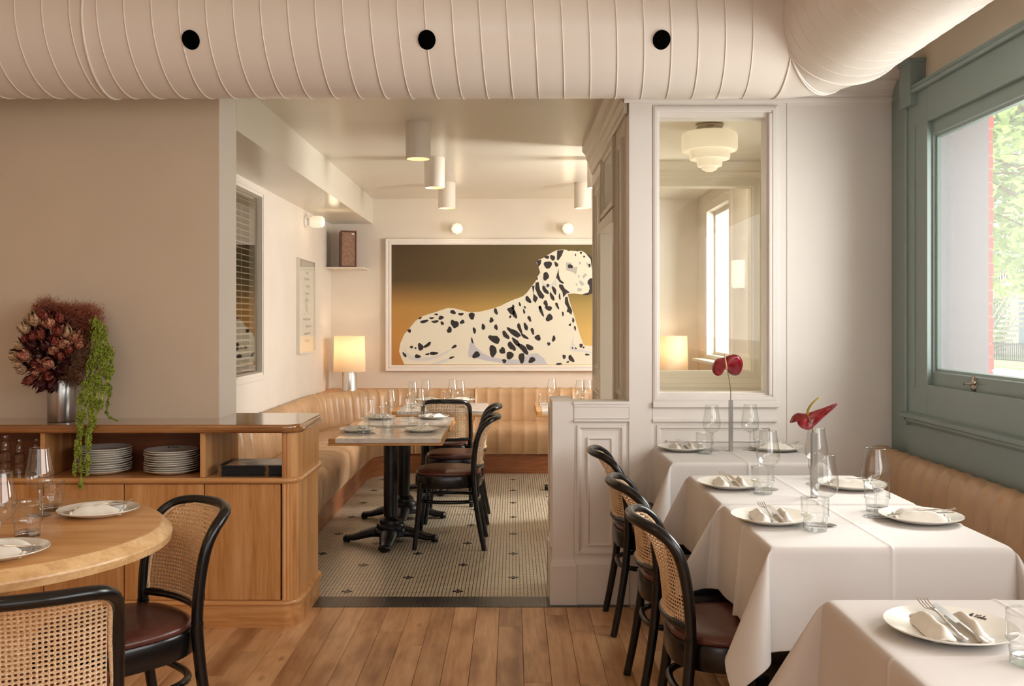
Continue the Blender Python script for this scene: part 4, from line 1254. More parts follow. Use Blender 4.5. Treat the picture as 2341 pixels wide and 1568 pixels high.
for rep in range(2):
    for i, (px, py, s_, mi) in enumerate(HEADS):
        
        Y = 4.90 - .05 * math.cos((px - 105) / 75 * 1.2) + (rep * .07) + random.uniform(-.012, .012)
        p = pt(px + (8 if rep else 0), py + (-6 if rep else 0), Y)
        me = random.choice([m for k, m in PMS if k == (mi if rep == 0 else 3)])
        o = bpy.data.objects.new('flower_head', me); COL.objects.link(o); o.parent = bq_; o.location = p - Ob
        dirv = Vector((p.x - bx, -.10, p.z - (ZS + .28))).normalized()
        o.rotation_euler = dirv.to_track_quat('Z', 'Y').to_euler(); o.rotation_euler.rotate_axis('Z', random.random() * 6)
        sc = s_ * .00215 * .74; o.scale = (sc, sc, sc * random.uniform(.8, 1.2))
# smoke bush
def fuzz(spots, n_, ln, seed, w_=.0010):
    random.seed(seed); bm = BM()
    tot = sum(a * b for _, _, a, b, _ in spots)
    for (px, py, rx, ry, dy) in spots:
        for _ in range(int(n_ * rx * ry / tot)):
            while True:
                q = Vector((random.uniform(-1, 1), random.uniform(-1, 1), random.uniform(-1, 1)))
                if q.length < 1: break
            fr = noise.noise(Vector((px, py, 0)) * .1 + q * 4.2) * .85
            q = q * (1 + fr)
            c = pt(px + q.x * rx, py + q.z * ry, 4.95 + dy + q.y * rx * .0021)
            d = Vector((random.gauss(q.x, .8), random.gauss(q.y, .8), random.gauss(-q.z, .8) + .2)).normalized() * random.uniform(.5, 1.2) * ln
            s_ = d.cross(Vector((random.uniform(-1, 1), random.uniform(-1, 1), random.uniform(-1, 1)))).normalized() * w_ * random.uniform(.6, 1.8)
            c = c - Ob; a = bm.verts.new(c - s_); b = bm.verts.new(c + s_); e = bm.verts.new(c + d + s_ * .5); bm.faces.new((a, b, e))
            # tiny tuft at the tip
            s2 = d.normalized() * w_ * 1.7; k = bm.verts.new(c + d + s2 * 1.2); l_ = bm.verts.new(c + d - s_ * 2 - s2); bm.faces.new((e, k, l_))
    return bm
o = build('smoke_bush', fuzz([(108, 700, 26, 20, 0), (88, 712, 16, 16, 0), (150, 712, 34, 18, .0), (192, 712, 38, 18, .01), (205, 735, 30, 30, .02), (165, 738, 34, 26, .02), (130, 720, 30, 18, .02), (218, 760, 20, 26, .03)], 13000, .022, 3), mat('smoke_red', srgb(158, 88, 66), .8), bq_, fix=False); o['kind'] = 'stuff'
o = build('smoke_bush', fuzz([(188, 800, 26, 34, -.03), (170, 838, 34, 28, -.05), (205, 835, 22, 26, -.03), (150, 858, 26, 20, -.04), (185, 770, 24, 26, 0), (160, 872, 36, 14, -.02)], 8000, .020, 4), mat('smoke_brown', srgb(120, 80, 52), .85), bq_, fix=False); o['kind'] = 'stuff'
# amaranth
def am_mat():
    m = mat('amaranth_green', srgb(150, 165, 50), .7); v = coords(m)
    n_ = N(m, 'ShaderNodeTexNoise'); n_.inputs['Scale'].default_value = 60; L(m, v, n_.inputs['Vector'])
    L(m, ramp(m, n_.outputs['Fac'], [(.3, srgb(84, 98, 20)), (.7, srgb(168, 184, 64))]), bsdf(m).inputs['Base Color']); return m
M['amar'] = am_mat()
ico = BM(); bmesh.ops.create_icosphere(ico, subdivisions=1, radius=1); IV = [v.co.copy() for v in ico.verts]; IF = [[v.index for v in f.verts] for f in ico.faces]; ico.free()
STR = [([(218, 722), (222, 770), (228, 820), (225, 860), (215, 900), (205, 960), (200, 1010), (200, 1060), (199, 1086)], 11),
       ([(215, 760), (205, 830), (196, 870), (185, 900), (180, 940), (178, 990), (172, 1040), (170, 1086)], 8),
       ([(226, 740), (246, 785), (254, 830), (248, 865), (236, 900), (226, 930), (212, 970), (204, 1005)], 12),
       ([(240, 860), (252, 885), (250, 905), (244, 935), (249, 953), (268, 962)], 6),
       ([(202, 870), (192, 920), (188, 970), (184, 1020), (186, 1070), (184, 1117)], 8),
       ([(222, 780), (212, 850), (208, 900), (206, 948)], 10),
       ([(232, 790), (240, 830), (228, 870), (218, 920), (206, 985), (203, 1030)], 9),
       ([(212, 870), (198, 900), (190, 960), (181, 1000), (178, 1045)], 8),
       ([(216, 735), (234, 770), (236, 810), (244, 850)], 13),
       ([(246, 800), (255, 840), (244, 880)], 9)]
random.seed(5)
for P, rr in STR:
    bm = BM(); pts = []
    for (px, py) in P:
        q = max(0, min(1, (py - 800) / 130)); Y = 4.905 - .145 * q
        if P[-1][0] == 268: Y = 4.87 if py < 940 else 4.86
        pts.append(pt(px, py, Y) - Ob)
    if P[-1][0] == 268: pts[-1].z = ZS + .014 - Ob.z; pts[-2].z = max(pts[-2].z, ZS + .02 - Ob.z)
    C = catmull(pts, 12)
    tube(bm, C, .0022, 5)
    tot = sum((C[i + 1] - C[i]).length for i in range(len(C) - 1)); nb_ = int(tot / .0006 * (rr / 9))
    for i in range(nb_):
        t = random.random() * (len(C) - 1.001); k = int(t); c = C[k].lerp(C[k + 1], t - k)
        tt = t / len(C); R_ = rr * .0021 * (.55 + .45 * math.sin(tt * 40 + rr)) * (1.05 - .45 * tt) * 1.25
        a = random.random() * 2 * PI; b_ = random.uniform(-1, 1); q = R_ * random.uniform(.45, .85)
        c = c + Vector((q * math.cos(a), q * math.sin(a), q * b_ * .6)); s_ = random.uniform(.0024, .0050)
        vs = [bm.verts.new(c + v * s_) for v in IV]
        for f in IF: bm.faces.new([vs[j] for j in f])
    build('amaranth_strand', bm, M['amar'], bq_, fix=False)
bm = BM()
for k in range(9):
    a = k * .7; tube(bm, [(.03 * math.cos(a), .03 * math.sin(a), -.16), (.04 * math.cos(a), .04 * math.sin(a), 0), (.10 * math.cos(a), .05 * math.sin(a), .08)], .003, 6)
build('stems', bm, M['amar'], bq_)

# ================================================================== PAINTING
YP = YB
def pq(cx, cy, d=0.0):   # crop pixel of the photo -> point on the painting plane
    px, py = 840 + cx / 3.563, 480 + cy / 3.563
    v = pt(px, py, YP - .03); return (v.x, v.y - d, v.z)
paint_t = thing('painting', 'large wide painting of a spotted dog on a gold ground, in a white frame', 'painting', (0, YB, 1.8))
po = Vector((0, YB, 1.8))
x0, z1 = pq(195, 283)[0], pq(195, 283)[2]; z0 = pq(195, 1265)[2]; x1 = 1.34
bm = BM(); rect_ring(bm, x0 - .065, x1 + .065, z0 - .065, z1 + .065, [(0, 0), (0, .045), (.004, .052), (.022, .052), (.026, .044), (.036, .044), (.040, .050), (.058, .050), (.062, .03), (.066, .03)], lambda u, v, d: (u, -d, v - 1.8))
build('frame', bm, M['trim'], paint_t, bevel=.001)
def ground():
    m = mat('painted_ground', (.3, .2, .1), .35)
    tc = N(m, 'ShaderNodeTexCoord'); sp = N(m, 'ShaderNodeSeparateXYZ'); L(m, tc.outputs['Generated'], sp.inputs[0])
    a_ = ramp(m, sp.outputs['Z'], [(0, srgb(182, 124, 62)), (.25, srgb(188, 136, 68)), (.48, srgb(176, 132, 66)), (.60, srgb(130, 98, 52)), (.70, srgb(84, 66, 34)), (1, srgb(74, 54, 28))])
    b_ = ramp(m, sp.outputs['Z'], [(0, srgb(222, 186, 108)), (.30, srgb(206, 170, 96)), (.50, srgb(170, 142, 76)), (.62, srgb(124, 106, 54)), (.75, srgb(100, 82, 46)), (1, srgb(96, 82, 44))])
    mx = N(m, 'ShaderNodeMix'); mx.data_type = 'RGBA'; mr = N(m, 'ShaderNodeMapRange'); mr.inputs['From Min'].default_value = 0.02; mr.inputs['From Max'].default_value = .66
    L(m, sp.outputs['X'], mr.inputs['Value']); L(m, mr.outputs[0], mx.inputs[0]); L(m, a_, mx.inputs[6]); L(m, b_, mx.inputs[7]); L(m, mx.outputs[2], bsdf(m).inputs['Base Color']); return m
bm = BM(); box(bm, x0 - .01, x1 + .01, -.028, -.005, z0 - 1.8 - .01, z1 - 1.8 + .01); build('canvas', bm, ground(), paint_t)
def flat(name, polys, m, d, th=.0012):
    bm = BM()
    for P in polys:
        Q = [pq(*p) for p in P]
        prism(bm, [(q[0], q[2] - 1.8) for q in Q], 0, th, fn=lambda x, y, z: (x, -.028 - d - z, y))
    return build(name, bm, m, paint_t)
DOG = [(300, 1258), (272, 1195), (257, 1150), (268, 1085), (300, 1012), (345, 960), (390, 905), (440, 868), (500, 848), (560, 830), (600, 815), (655, 798), (700, 800), (760, 814), (815, 830), (870, 832), (915, 828), (960, 818), (1030, 800), (1090, 778), (1135, 755), (1180, 735), (1235, 715), (1270, 700), (1300, 672), (1335, 625), (1370, 580), (1385, 545), (1408, 508), (1392, 460), (1377, 428), (1386, 410), (1430, 392), (1470, 366), (1505, 345), (1540, 328), (1600, 322), (1640, 330), (1700, 334), (1745, 333), (1775, 350), (1800, 370), (1822, 400), (1832, 450), (1840, 520), (1850, 550), (1885, 560), (1895, 610), (1870, 660), (1845, 676), (1790, 690), (1740, 686), (1680, 680), (1632, 684), (1645, 740), (1668, 812), (1690, 880), (1712, 955), (1735, 1030), (1762, 1100), (1840, 1110), (1930, 1118), (2010, 1135), (2050, 1170), (2052, 1220), (2030, 1258)]
flat('dog_figure', [DOG], mat('painted_white', srgb(232, 226, 208), .4), 0)
flat('dog_shading', [[(833, 1090), (850, 1050), (880, 1110), (930, 1160), (1000, 1195), (1100, 1215), (1240, 1220), (1330, 1170), (1380, 1165), (1440, 1210), (1465, 1258), (1130, 1258), (1060, 1240), (960, 1225), (880, 1205), (825, 1200), (820, 1160)]], mat('painted_lilac_grey', srgb(196, 196, 204), .4), .0012, .0006)
for _P in [[(300, 1110), (320, 1160), (360, 1190), (420, 1205), (500, 1200), (590, 1175), (700, 1120), (650, 1165), (570, 1205), (480, 1228), (400, 1230), (340, 1215), (305, 1180)], [(510, 1256), (600, 1225), (700, 1190), (640, 1240), (590, 1257)], [(1680, 1010), (1665, 1080), (1645, 1130), (1670, 1150), (1745, 1155), (1840, 1172), (1840, 1160), (1760, 1140), (1700, 1130), (1680, 1090)], [(1405, 520), (1440, 600), (1490, 615), (1530, 560), (1548, 610), (1490, 640), (1430, 625)]]: flat('dog_shading', [_P], M.setdefault('pgrey', mat('painted_pale_grey', srgb(214, 213, 211), .4)), .0012, .0006)
for _P in [[(1615, 425), (1660, 430), (1665, 470), (1712, 460), (1700, 525), (1668, 505), (1620, 490)], [(1722, 420), (1742, 425), (1738, 445), (1722, 440)], [(1770, 515), (1792, 525), (1760, 560), (1750, 540)], [(1725, 572), (1750, 580), (1768, 605), (1750, 620), (1728, 600)], [(1700, 595), (1712, 600), (1708, 620), (1696, 612)], [(1712, 635), (1748, 640), (1742, 662), (1710, 660)], [(1714, 530), (1728, 530), (1726, 552), (1716, 550)], [(1782, 425), (1800, 430), (1790, 458), (1784, 450)]]: flat('dog_mask', [_P], M.setdefault('mgrey', mat('painted_mask_grey', srgb(186, 183, 176), .4)), .0012, .0006)
DKP = [[(1545, 330), (1600, 326), (1582, 372), (1556, 410), (1543, 405)], [(1555, 475), (1560, 530), (1574, 570), (1600, 590), (1596, 602), (1568, 590), (1545, 560), (1536, 552), (1548, 510)],
       [(1562, 605), (1590, 608), (1608, 640), (1650, 672), (1622, 680), (1596, 712), (1588, 668), (1560, 625)], [(1776, 350), (1812, 370), (1842, 404), (1846, 470), (1838, 530), (1826, 460), (1818, 402)],
       [(1795, 575), (1815, 556), (1886, 560), (1894, 612), (1868, 660), (1840, 676), (1790, 694), (1745, 688), (1800, 672), (1810, 640), (1806, 612), (1792, 600)],
       [(1630, 448), (1650, 440), (1676, 455), (1670, 475), (1636, 472)], [(1798, 440), (1816, 436), (1818, 462), (1802, 470)], [(1610, 710), (1630, 706), (1640, 760), (1668, 820), (1662, 855), (1640, 835), (1622, 828), (1632, 800), (1608, 760)],
       [(1340, 620), (1362, 615), (1352, 680), (1390, 715), (1370, 756), (1348, 735), (1352, 690)], [(1370, 592), (1395, 586), (1406, 650), (1442, 700), (1430, 726), (1400, 715), (1382, 680), (1366, 640)],
       [(1378, 412), (1418, 404), (1412, 440), (1392, 465)]]
SPOTS = [(1462, 385, 18, 14, -.4), (1508, 388, 18, 26, .3), (1470, 446, 30, 34, 0), (1538, 443, 13, 24, .2), (1454, 540, 26, 32, -.2), (1695, 366, 6, 9, 0), (1739, 349, 10, 9, 0), (1765, 380, 7, 9, 0), (1640, 329, 12, 4, 0), (1714, 332, 10, 4, 0), (1382, 560, 6, 12, .2),
         (1448, 652, 18, 36, -.5), (1470, 615, 14, 12, 0), (1522, 655, 16, 34, -.5), (1503, 705, 14, 36, -.3), (1566, 706, 8, 26, 0), (1546, 780, 12, 26, -.4), (1452, 760, 18, 24, -.2), (1476, 800, 26, 22, -.6), (1416, 822, 14, 44, -.3), (1482, 878, 30, 28, .2), (1592, 846, 9, 18, -.2), (1310, 730, 20, 30, -.5), (1320, 886, 14, 22, -.5), (1276, 826, 8, 20, -.4), (1282, 792, 6, 14, -.4), (1241, 768, 8, 18, .1),
         (1172, 820, 34, 26, -.3), (1200, 850, 18, 34, -.2), (1186, 790, 12, 18, 0), (1163, 870, 9, 12, 0), (1046, 826, 16, 24, -.2), (1010, 897, 18, 20, -.6), (1047, 955, 16, 22, 0), (944, 952, 16, 24, -.4), (871, 981, 14, 24, -.4), (853, 1063, 8, 24, -.2), (850, 862, 28, 25, .2), (772, 912, 18, 18, -.5), (762, 848, 20, 13, 0), (697, 832, 24, 16, 0), (710, 928, 28, 38, -.3), (668, 976, 20, 26, -.2), (609, 922, 13, 16, 0), (600, 878, 24, 14, 0), (560, 850, 18, 7, 0), (523, 880, 18, 9, .1), (551, 909, 26, 12, .1), (462, 908, 30, 14, .3), (430, 880, 14, 8, .6), (342, 984, 12, 18, -.5),
         (302, 1179, 10, 24, .5), (408, 1192, 24, 17, .2), (490, 1174, 16, 8, 0), (540, 1168, 32, 14, .1), (432, 1115, 20, 34, 0), (490, 1098, 34, 15, .6), (391, 1124, 9, 7, 0), (359, 1117, 11, 13, -.4), (707, 1113, 22, 12, .4), (686, 1202, 24, 8, .2), (886, 1180, 32, 28, 0), (1115, 1230, 20, 14, -.3), (1022, 1148, 32, 44, .3), (1034, 1052, 28, 54, .9), (1126, 1018, 20, 38, .5), (1100, 1146, 22, 30, .6), (1160, 1184, 34, 28, -.4), (1174, 1110, 26, 40, .6), (1195, 1000, 22, 64, .85), (1240, 962, 16, 40, .3), (1290, 950, 15, 32, .5), (1280, 1030, 14, 34, .9), (1345, 987, 14, 26, .3), (1388, 1040, 26, 22, .3), (1210, 1075, 18, 46, .6), (1270, 1130, 24, 54, .85), (1322, 1120, 22, 32, .7), (1256, 1205, 28, 38, 0), (1340, 1222, 30, 22, .1),
         (1517, 1048, 15, 24, 0), (1477, 1090, 12, 16, 0), (1602, 1195, 12, 20, 0), (1660, 1210, 20, 30, .5), (1632, 1238, 10, 8, 0), (1560, 1254, 28, 8, 0), (1790, 1178, 18, 8, 0), (1740, 1104, 16, 14, 0), (1760, 1120, 9, 8, 0), (1670, 1124, 7, 7, 0), (1697, 1126, 8, 7, 0), (1650, 935, 9, 11, 0), (1691, 962, 9, 17, .2), (1676, 897, 9, 20, .2), (1900, 1190, 16, 8, 0), (1960, 1160, 20, 9, 0), (1405, 795, 10, 16, 0)]
random.seed(9)
for cx, cy, rx, ry, an in SPOTS:
    if ry > rx: an = abs(an)
    ph = random.random() * 6; P = []
    for k in range(14):
        a = 2 * PI * k / 14; q = 1 + .16 * math.sin(2 * a + ph) + .12 * math.sin(3 * a + ph * 2) + random.uniform(-.07, .07)
        u, v = rx * q * math.cos(a), ry * q * math.sin(a)
        P.append((cx + u * math.cos(an) + v * math.sin(an), cy - u * math.sin(an) + v * math.cos(an)))
    DKP.append(P)
nb_m = mat('painted_near_black', srgb(42, 34, 34), .4)
for P in DKP: flat('dog_spot', [P], nb_m, .0018, .0006)

# ================================================================== LIGHT FITTINGS
def downlight():
    t = thing('ceiling_spotlight', 'x', 'ceiling light')
    bm = BM(); lathe(bm, [(.0, 0), (.084, 0), (.085, -.004), (.085, -.246), (.083, -.25), (.078, -.25), (.074, -.22), (.060, -.16), (0, -.16)], 40); bmesh.ops.remove_doubles(bm, verts=bm.verts, dist=1e-5)
    build('housing', bm, M['wall'], t, smooth='auto')
    bm = BM(); lathe(bm, [(.0, -.205), (.066, -.205), (.07, -.19), (.0, -.188)], 28); build('lens', bm, M['bulb'], t)
    return t
dl = Proto(downlight)
gD = 'white cylinder spotlights on the back room ceiling'
for (x, y, lab) in ((-.645, 6.57, 'nearest and largest white cylinder spotlight of the left row'), (-.65, 8.0, 'middle cylinder spotlight of the left row of three'), (-.647, 9.46, 'farthest small cylinder spotlight of the left row'), (.69, 9.46, 'white cylinder spotlight on the ceiling left of the screen, fully visible'), (.705, 8.0, 'cylinder spotlight cut in half by the screen cornice')):
    dl.place((x, y, 2.88), 0, lab, gD)
    lamp('SPOT', 'spot_beam', (x, y, 2.62), (0, 0, 0), 6, (1.0, .86, .70), .03, spot_size=math.radians(95), spot_blend=.6)


def globe_sconce(axis):
    """faceted opal globe on a small round base, pointing along -Y ('y') or +X ('x')"""
    t = thing('wall_sconce', 'x', 'wall light')
    R_ = Matrix.Rotation(PI / 2, 4, 'X') if axis == 'y' else Matrix.Rotation(PI / 2, 4, 'Y')
    bm = BM(); lathe(bm, [(0, 0), (.052, 0), (.054, .006), (.050, .016), (.036, .026), (.030, .045), (.0, .045)], 28); bm.transform(R_); build('base', bm, M['trim'], t, smooth='auto')
    bm = BM(); lathe(bm, [(.0, .05), (.040, .05), (.056, .075), (.060, .12), (.055, .165), (.040, .185), (.0, .19)] if axis == 'x' else [(.0, .045), (.034, .05), (.062, .075), (.066, .105), (.055, .135), (.030, .15), (0, .152)], 8 if axis == 'y' else 10); bm.transform(R_)
    build('opal_globe', bm, M['opal_hot'], t, smooth=False, bevel=.004)
    return t
for px in (1046, 1297):
    v = pt(px, 525, YB); t = globe_sconce('y'); t.location = (v.x, YB - .001, v.z)
    tag(t, 'small faceted glowing globe sconce above the painting, %s' % ('left one' if px < 1100 else 'right one, over the dog'), 'wall light', 'globe sconces above the painting')
    lamp('POINT', 'sconce_glow', (v.x, YB - .30, v.z - .02), (0, 0, 0), .8, (1, .78, .5), .06)
t = globe_sconce('x'); t.location = (-2.019, 9.36, 2.487); tag(t, 'glowing barrel shaped glass sconce on the left wall over the framed sheet', 'wall light')
lamp('POINT', 'sconce_glow', (-1.74, 9.36, 2.44), (0, 0, 0), .8, (1, .78, .5), .05)
# half drum sconce on the street wall
t = thing('wall_sconce', 'half drum sconce glowing amber on the street wall, seen through the vestibule window', 'wall light', (XR - .001, 8.62, 1.94))
bm = BM(); rings(bm, [[(-.10 * math.sin(PI * k / 14) * q, -.085 * math.cos(PI * k / 14) * q, z) for k in range(15)] for q, z in ((1, .125), (1, -.09), (.93, -.115), (.8, -.123), (.0, -.123))], False); build('glass_shade', bm, M['opal'], t, smooth='auto')
bm = BM(); box(bm, -.012, 0, -.03, .03, -.06, .06); box(bm, -.06, 0, -.01, .01, -.128, -.122); build('bracket', bm, M['nickel'], t)

# tiered opal ceiling light in the vestibule
t = thing('ceiling_lamp', 'tiered cream opal glass ceiling lamp hanging in the vestibule', 'ceiling light', ((1622 - VX) * 6.0 / F, 6.0, 2.75))
bm = BM(); lathe(bm, [(0, 0), (.084, 0), (.086, -.008), (.080, -.014), (.080, -.038), (.086, -.044), (0, -.046)], 40); build('canopy', bm, M['nickel'], t, smooth='auto')
bm = BM(); lathe(bm, [(.0, -.046), (.150, -.050), (.166, -.058), (.172, -.075), (.172, -.150), (.168, -.165), (.155, -.168), (.128, -.160), (.127, -.170), (.126, -.205), (.122, -.218), (.110, -.220), (.084, -.213), (.080, -.222), (.078, -.248), (.074, -.262), (.062, -.264), (.052, -.262), (.046, -.280), (.025, -.292), (0, -.295)], 56)
build('glass_shade', bm, M['opal'], t, smooth='auto', angle=40)
lamp('POINT', 'vestibule_lamp_glow', (1.227, 5.85, 2.30), (0, 0, 0), .35, (1, .88, .72), .12)

# table lamps
def tlamp():
    t = thing('table_lamp', 'x', 'lamp')
    bm = BM(); lathe(bm, [(0, .001), (.080, .001), (.080, .014), (.078, .018), (.078, .215), (.070, .22), (0, .22)], 40); build('base', bm, M['steel'], t, smooth='auto')
    bm = BM(); tube(bm, [(0, 0, .22), (0, 0, .33)], .008, 10); build('stem', bm, M['nickel'], t)
    bm = BM(); lathe(bm, [(.172, .205), (.162, .585)], 56); build('lamp_shade', bm, M['shade'], t, smooth=True, fix=False)
    bm = BM(); lathe(bm, [(0, .33), (.02, .335), (.032, .37), (.024, .41), (0, .42)], 16); build('bulb', bm, M['bulb'], t, smooth=True)
    return t
tl = Proto(tlamp)
lx, ly = (799 - VX) * 10.33 / F, 10.33
tl.place((lx, ly, .776), 0, 'glowing drum shade lamp on a chrome cylinder in the left corner', 'table lamps on the banquette ledge')
tl.place(((1538 - VX) * 10.42 / F, 10.46, .776), 0, 'lit drum shade lamp seen through the vestibule window', 'table lamps on the banquette ledge')
for x, y in ((lx, ly), ((1538 - VX) * 10.42 / F, 10.46)):
    lamp('POINT', 'table_lamp_glow', (x, y, .776 + .46), (0, 0, 0), 1.9, (1, .68, .40), .04)

# speaker on its corner shelf
sh = boxo('corner_shelf', (-2.018, -1.60, 10.32, YB - .001, 2.085, 2.10), M['wall'], bevel=.002); tag(sh, 'thin white corner shelf holding the brown loudspeaker', 'shelf')
t = thing('loudspeaker', 'vintage walnut loudspeaker with brown woven grille on the corner shelf', 'speaker', (-1.80, 10.50, 2.1005), math.radians(14))
bm = BM(); box(bm, -.085, .085, -.13, .12, 0, .395); build('cabinet', bm, M['walnut'], t, bevel=.003)
M['grille'] = speck('speaker_cloth', srgb(128, 98, 82), srgb(160, 128, 108), 300, .5, 30)
bm = BM(); box(bm, -.070, .070, -.134, -.128, .015, .38); build('grille', bm, M['grille'], t)
bm = BM(); rect_ring(bm, -.085, .085, 0, .395, [(0, 0), (0, .012), (.012, .012), (.015, .002)], lambda u, v, d: (u, -.128 - d, v)); build('front_frame', bm, M['walnut'], t)
bm = BM(); box(bm, .034, .062, -.137, -.134, .352, .366); build('badge', bm, M['steel'], t)

# framed sheet on the left wall
t = thing('framed_print', 'narrow framed white sheet of faint handwriting and a small sketch on the left wall', 'picture', (-2.019, 9.345, 1.66))
bm = BM(); rect_ring(bm, -.36, .36, -.45, .46, [(0, 0), (0, .032), (.012, .032), (.012, .018)], lambda u, v, d: (d, u, v)); build('frame', bm, M['wall'], t, bevel=.001)
bm = BM(); box(bm, .002, .016, -.35, .35, -.44, .45); build('sheet', bm, mat('paper', srgb(232, 226, 214), .5), t)
random.seed(4); bm = BM()
for li, zz in enumerate((.33, .27, .20, .13, .06, -.12, -.19, -.26, -.33)):
    y_ = .10 + random.uniform(-.05, .05); Q = []
    L_ = random.uniform(.12, .34); k = int(L_ / .006)
    for i in range(k): Q.append((.0175, y_ - L_ / 2 + i * .006 - .04, zz + random.uniform(-.012, .012) + .006 * math.sin(i)))
    if k > 2: tube(bm, Q, .0009, 4)
tube(bm, [(.0175, -.2, -.075), (.0175, .28, -.06)], .0009, 4)
build('handwriting', bm, M['ink'], t)
bm = BM(); tube(bm, catmull([(.0175, -.02, .08), (.0175, -.04, .02), (.0175, -.01, -.03), (.0175, .03, -.05), (.0175, .06, -.03), (.0175, .04, .02)], 5), .0022, 5); tube(bm, [(.0175, .02, .10), (.0175, .0, -.04)], .0018, 5); build('sketch', bm, mat('sketch_green', srgb(140, 140, 100), .6), t)
bm = BM(); box(bm, .027, .029, -.35, .35, -.44, .45); build('glazing', bm, M['pane'], t)

# ================================================================== TABLEWARE
def wineglass():
    t = thing('wine_glass', 'x', 'wine glass')
    bm = BM(); lathe(bm, [(.033, .2325), (.036, .205), (.041, .175), (.0455, .15), (.0465, .137), (.0445, .122), (.038, .108), (.028, .098), (.015, .0915), (.006, .0885)], 36)
    build('bowl', bm, M['wine'], t, smooth=True)
    bm = BM(); tube(bm, [(.033 * math.cos(2 * PI * k / 36), .033 * math.sin(2 * PI * k / 36), .2325) for k in range(36)], .0008, 5, True); build('rim', bm, M['glass'], t, smooth=True)
    bm = BM(); lathe(bm, [(.0, .093), (.008, .092), (.0055, .085), (.0038, .075), (.0036, .03), (.005, .012), (.012, .006), (.030, .0028), (.039, .002), (.040, .001), (.039, 0), (0, 0)], 32); build('stem', bm, M['glass'], t, smooth=True)
    return t


def tumbler():
    t = thing('tumbler', 'x', 'tumbler')
    fl = lambda k, z: 1 + (.018 if k % 4 in (1, 2) else -.006)
    bm = BM()
    lathe(bm, [(.0445, .1035), (.0438, .098)], 48)
    build('rim', bm, M['glass'], t, smooth=True)
    bm = BM(); lathe(bm, [(.0438, .100), (.0430, .078), (.0428, .052), (.0425, .050)], 48, shape=fl); build('upper_wall', bm, M['wine'], t, smooth=True)
    bm = BM(); lathe(bm, [(.0425, .050), (.0398, .047), (.0388, .043), (.0372, .018)], 48, shape=fl); lathe(bm, [(.0410, .0505), (.0445, .050), (.0445, .047), (.0400, .046)], 48); build('lower_wall', bm, M['wine'], t, smooth=True)
    bm = BM(); lathe(bm, [(.0, .016), (.030, .015), (.0368, .018), (.0378, .008), (.0360, .0), (.0, .0)], 36); bmesh.ops.remove_doubles(bm, verts=bm.verts, dist=1e-5); build('base', bm, M['glass'], t, smooth='auto')
    return t


def napkin():
    bm = BM(); nu, nv = 36, 34; g = []
    for i in range(nu + 1):
        u = i / nu * 2 - 1; r = []
        for j in range(nv + 1):
            v = j / nv * 2 - 1
            e = max(0, 1 - abs(u) ** 3.2) ** .6
            c = max(0, 1 - abs(v) ** 4) ** .55
            h = .006 + .028 * math.exp(-((abs(v) - .60) / .24) ** 2)
            h += .005 * noise.noise(Vector((u * 2.6, v * 2.6, 3))) + .0022 * noise.noise(Vector((u * 3, v * 9, 1)))
            x = u * .082 * (1 + .03 * noise.noise(Vector((v * 3, 0, 2)))); y = v * .066 * (1 + .10 * noise.noise(Vector((u * 2, 5, 2))))
            r.append(bm.verts.new((x, y, .0005 + h * e * c)))
        g.append(r)
    for i in range(nu):
        for j in range(nv): bm.faces.new((g[i][j], g[i + 1][j], g[i + 1][j + 1], g[i][j + 1]))
    # end folds: two rolled layers showing at each end
    for sx in (-1, 1):
        for sy in (-1, 1):
            tube(bm, [(sx * .080, sy * .022, .006), (sx * .0815, sy * .038, .011), (sx * .080, sy * .055, .006)], .0045, 8)
    bot = [g[0][j] for j in range(nv + 1)]
    return build('napkin', bm, M['napkin'], smooth=True)


def loft(bm, st, th):
    """st: [(y, halfwidth, z)]"""
    rings(bm, [[(-w_, y, z), (-w_ * .6, y, z + th * .8), (w_ * .6, y, z + th * .8), (w_, y, z), (w_ * .5, y, z - th * .4), (-w_ * .5, y, z - th * .4)] for y, w_, z in st], True, True, True)


def fork():
    bm = BM()
    loft(bm, [(-.100, .004, .004), (-.099, .0085, .004), (-.092, .0105, .0035), (-.080, .0085, .003), (-.06, .0052, .003), (-.02, .0032, .006), (.010, .0028, .009), (.030, .0032, .0095), (.040, .0085, .009), (.046, .0120, .0075), (.055, .0128, .0055)], .0026)
    for k in range(4):
        x = -.0108 + k * .0072
        rings(bm, [[(x + a * q, y, z + b) for a, b in ((-.0017, 0), (0, .0012), (.0017, 0), (0, -.0012))] for y, z, q in ((.052, .006, 1.2), (.065, .0045, 1), (.085, .006, .9), (.100, .0105, .5))], True, True, True)
    return build('fork', bm, M['steel'], smooth='auto', angle=40)


def knife():
    bm = BM()
    loft(bm, [(-.105, .004, .003), (-.104, .009, .003), (-.096, .0105, .003), (-.085, .0085, .003), (-.06, .0062, .0035), (-.02, .0050, .004), (-.005, .0058, .004)], .0036)
    rings(bm, [[(-w0, y, .0035), (-w0, y, .0050), (w1, y, .0048), (w1, y, .0036)] for y, w0, w1 in ((-.005, .0055, .0055), (.0, .008, .0075), (.04, .0082, .0095), (.08, .0075, .0098), (.098, .0045, .009), (.106, -.004, .0055))], True, True, True)
    return build('knife', bm, M['steel'], smooth='auto', angle=40)


pG, pT, pN, pF, pK = Proto(wineglass), Proto(tumbler), Proto(napkin), Proto(fork), Proto(knife)


def put(proto, cat, x, y, z, rz, label, group=None, rot=None, scale=None):
    o = proto.place((x, y, z), rz, label, group, rot=rot, scale=scale); o['category'] = cat; return o


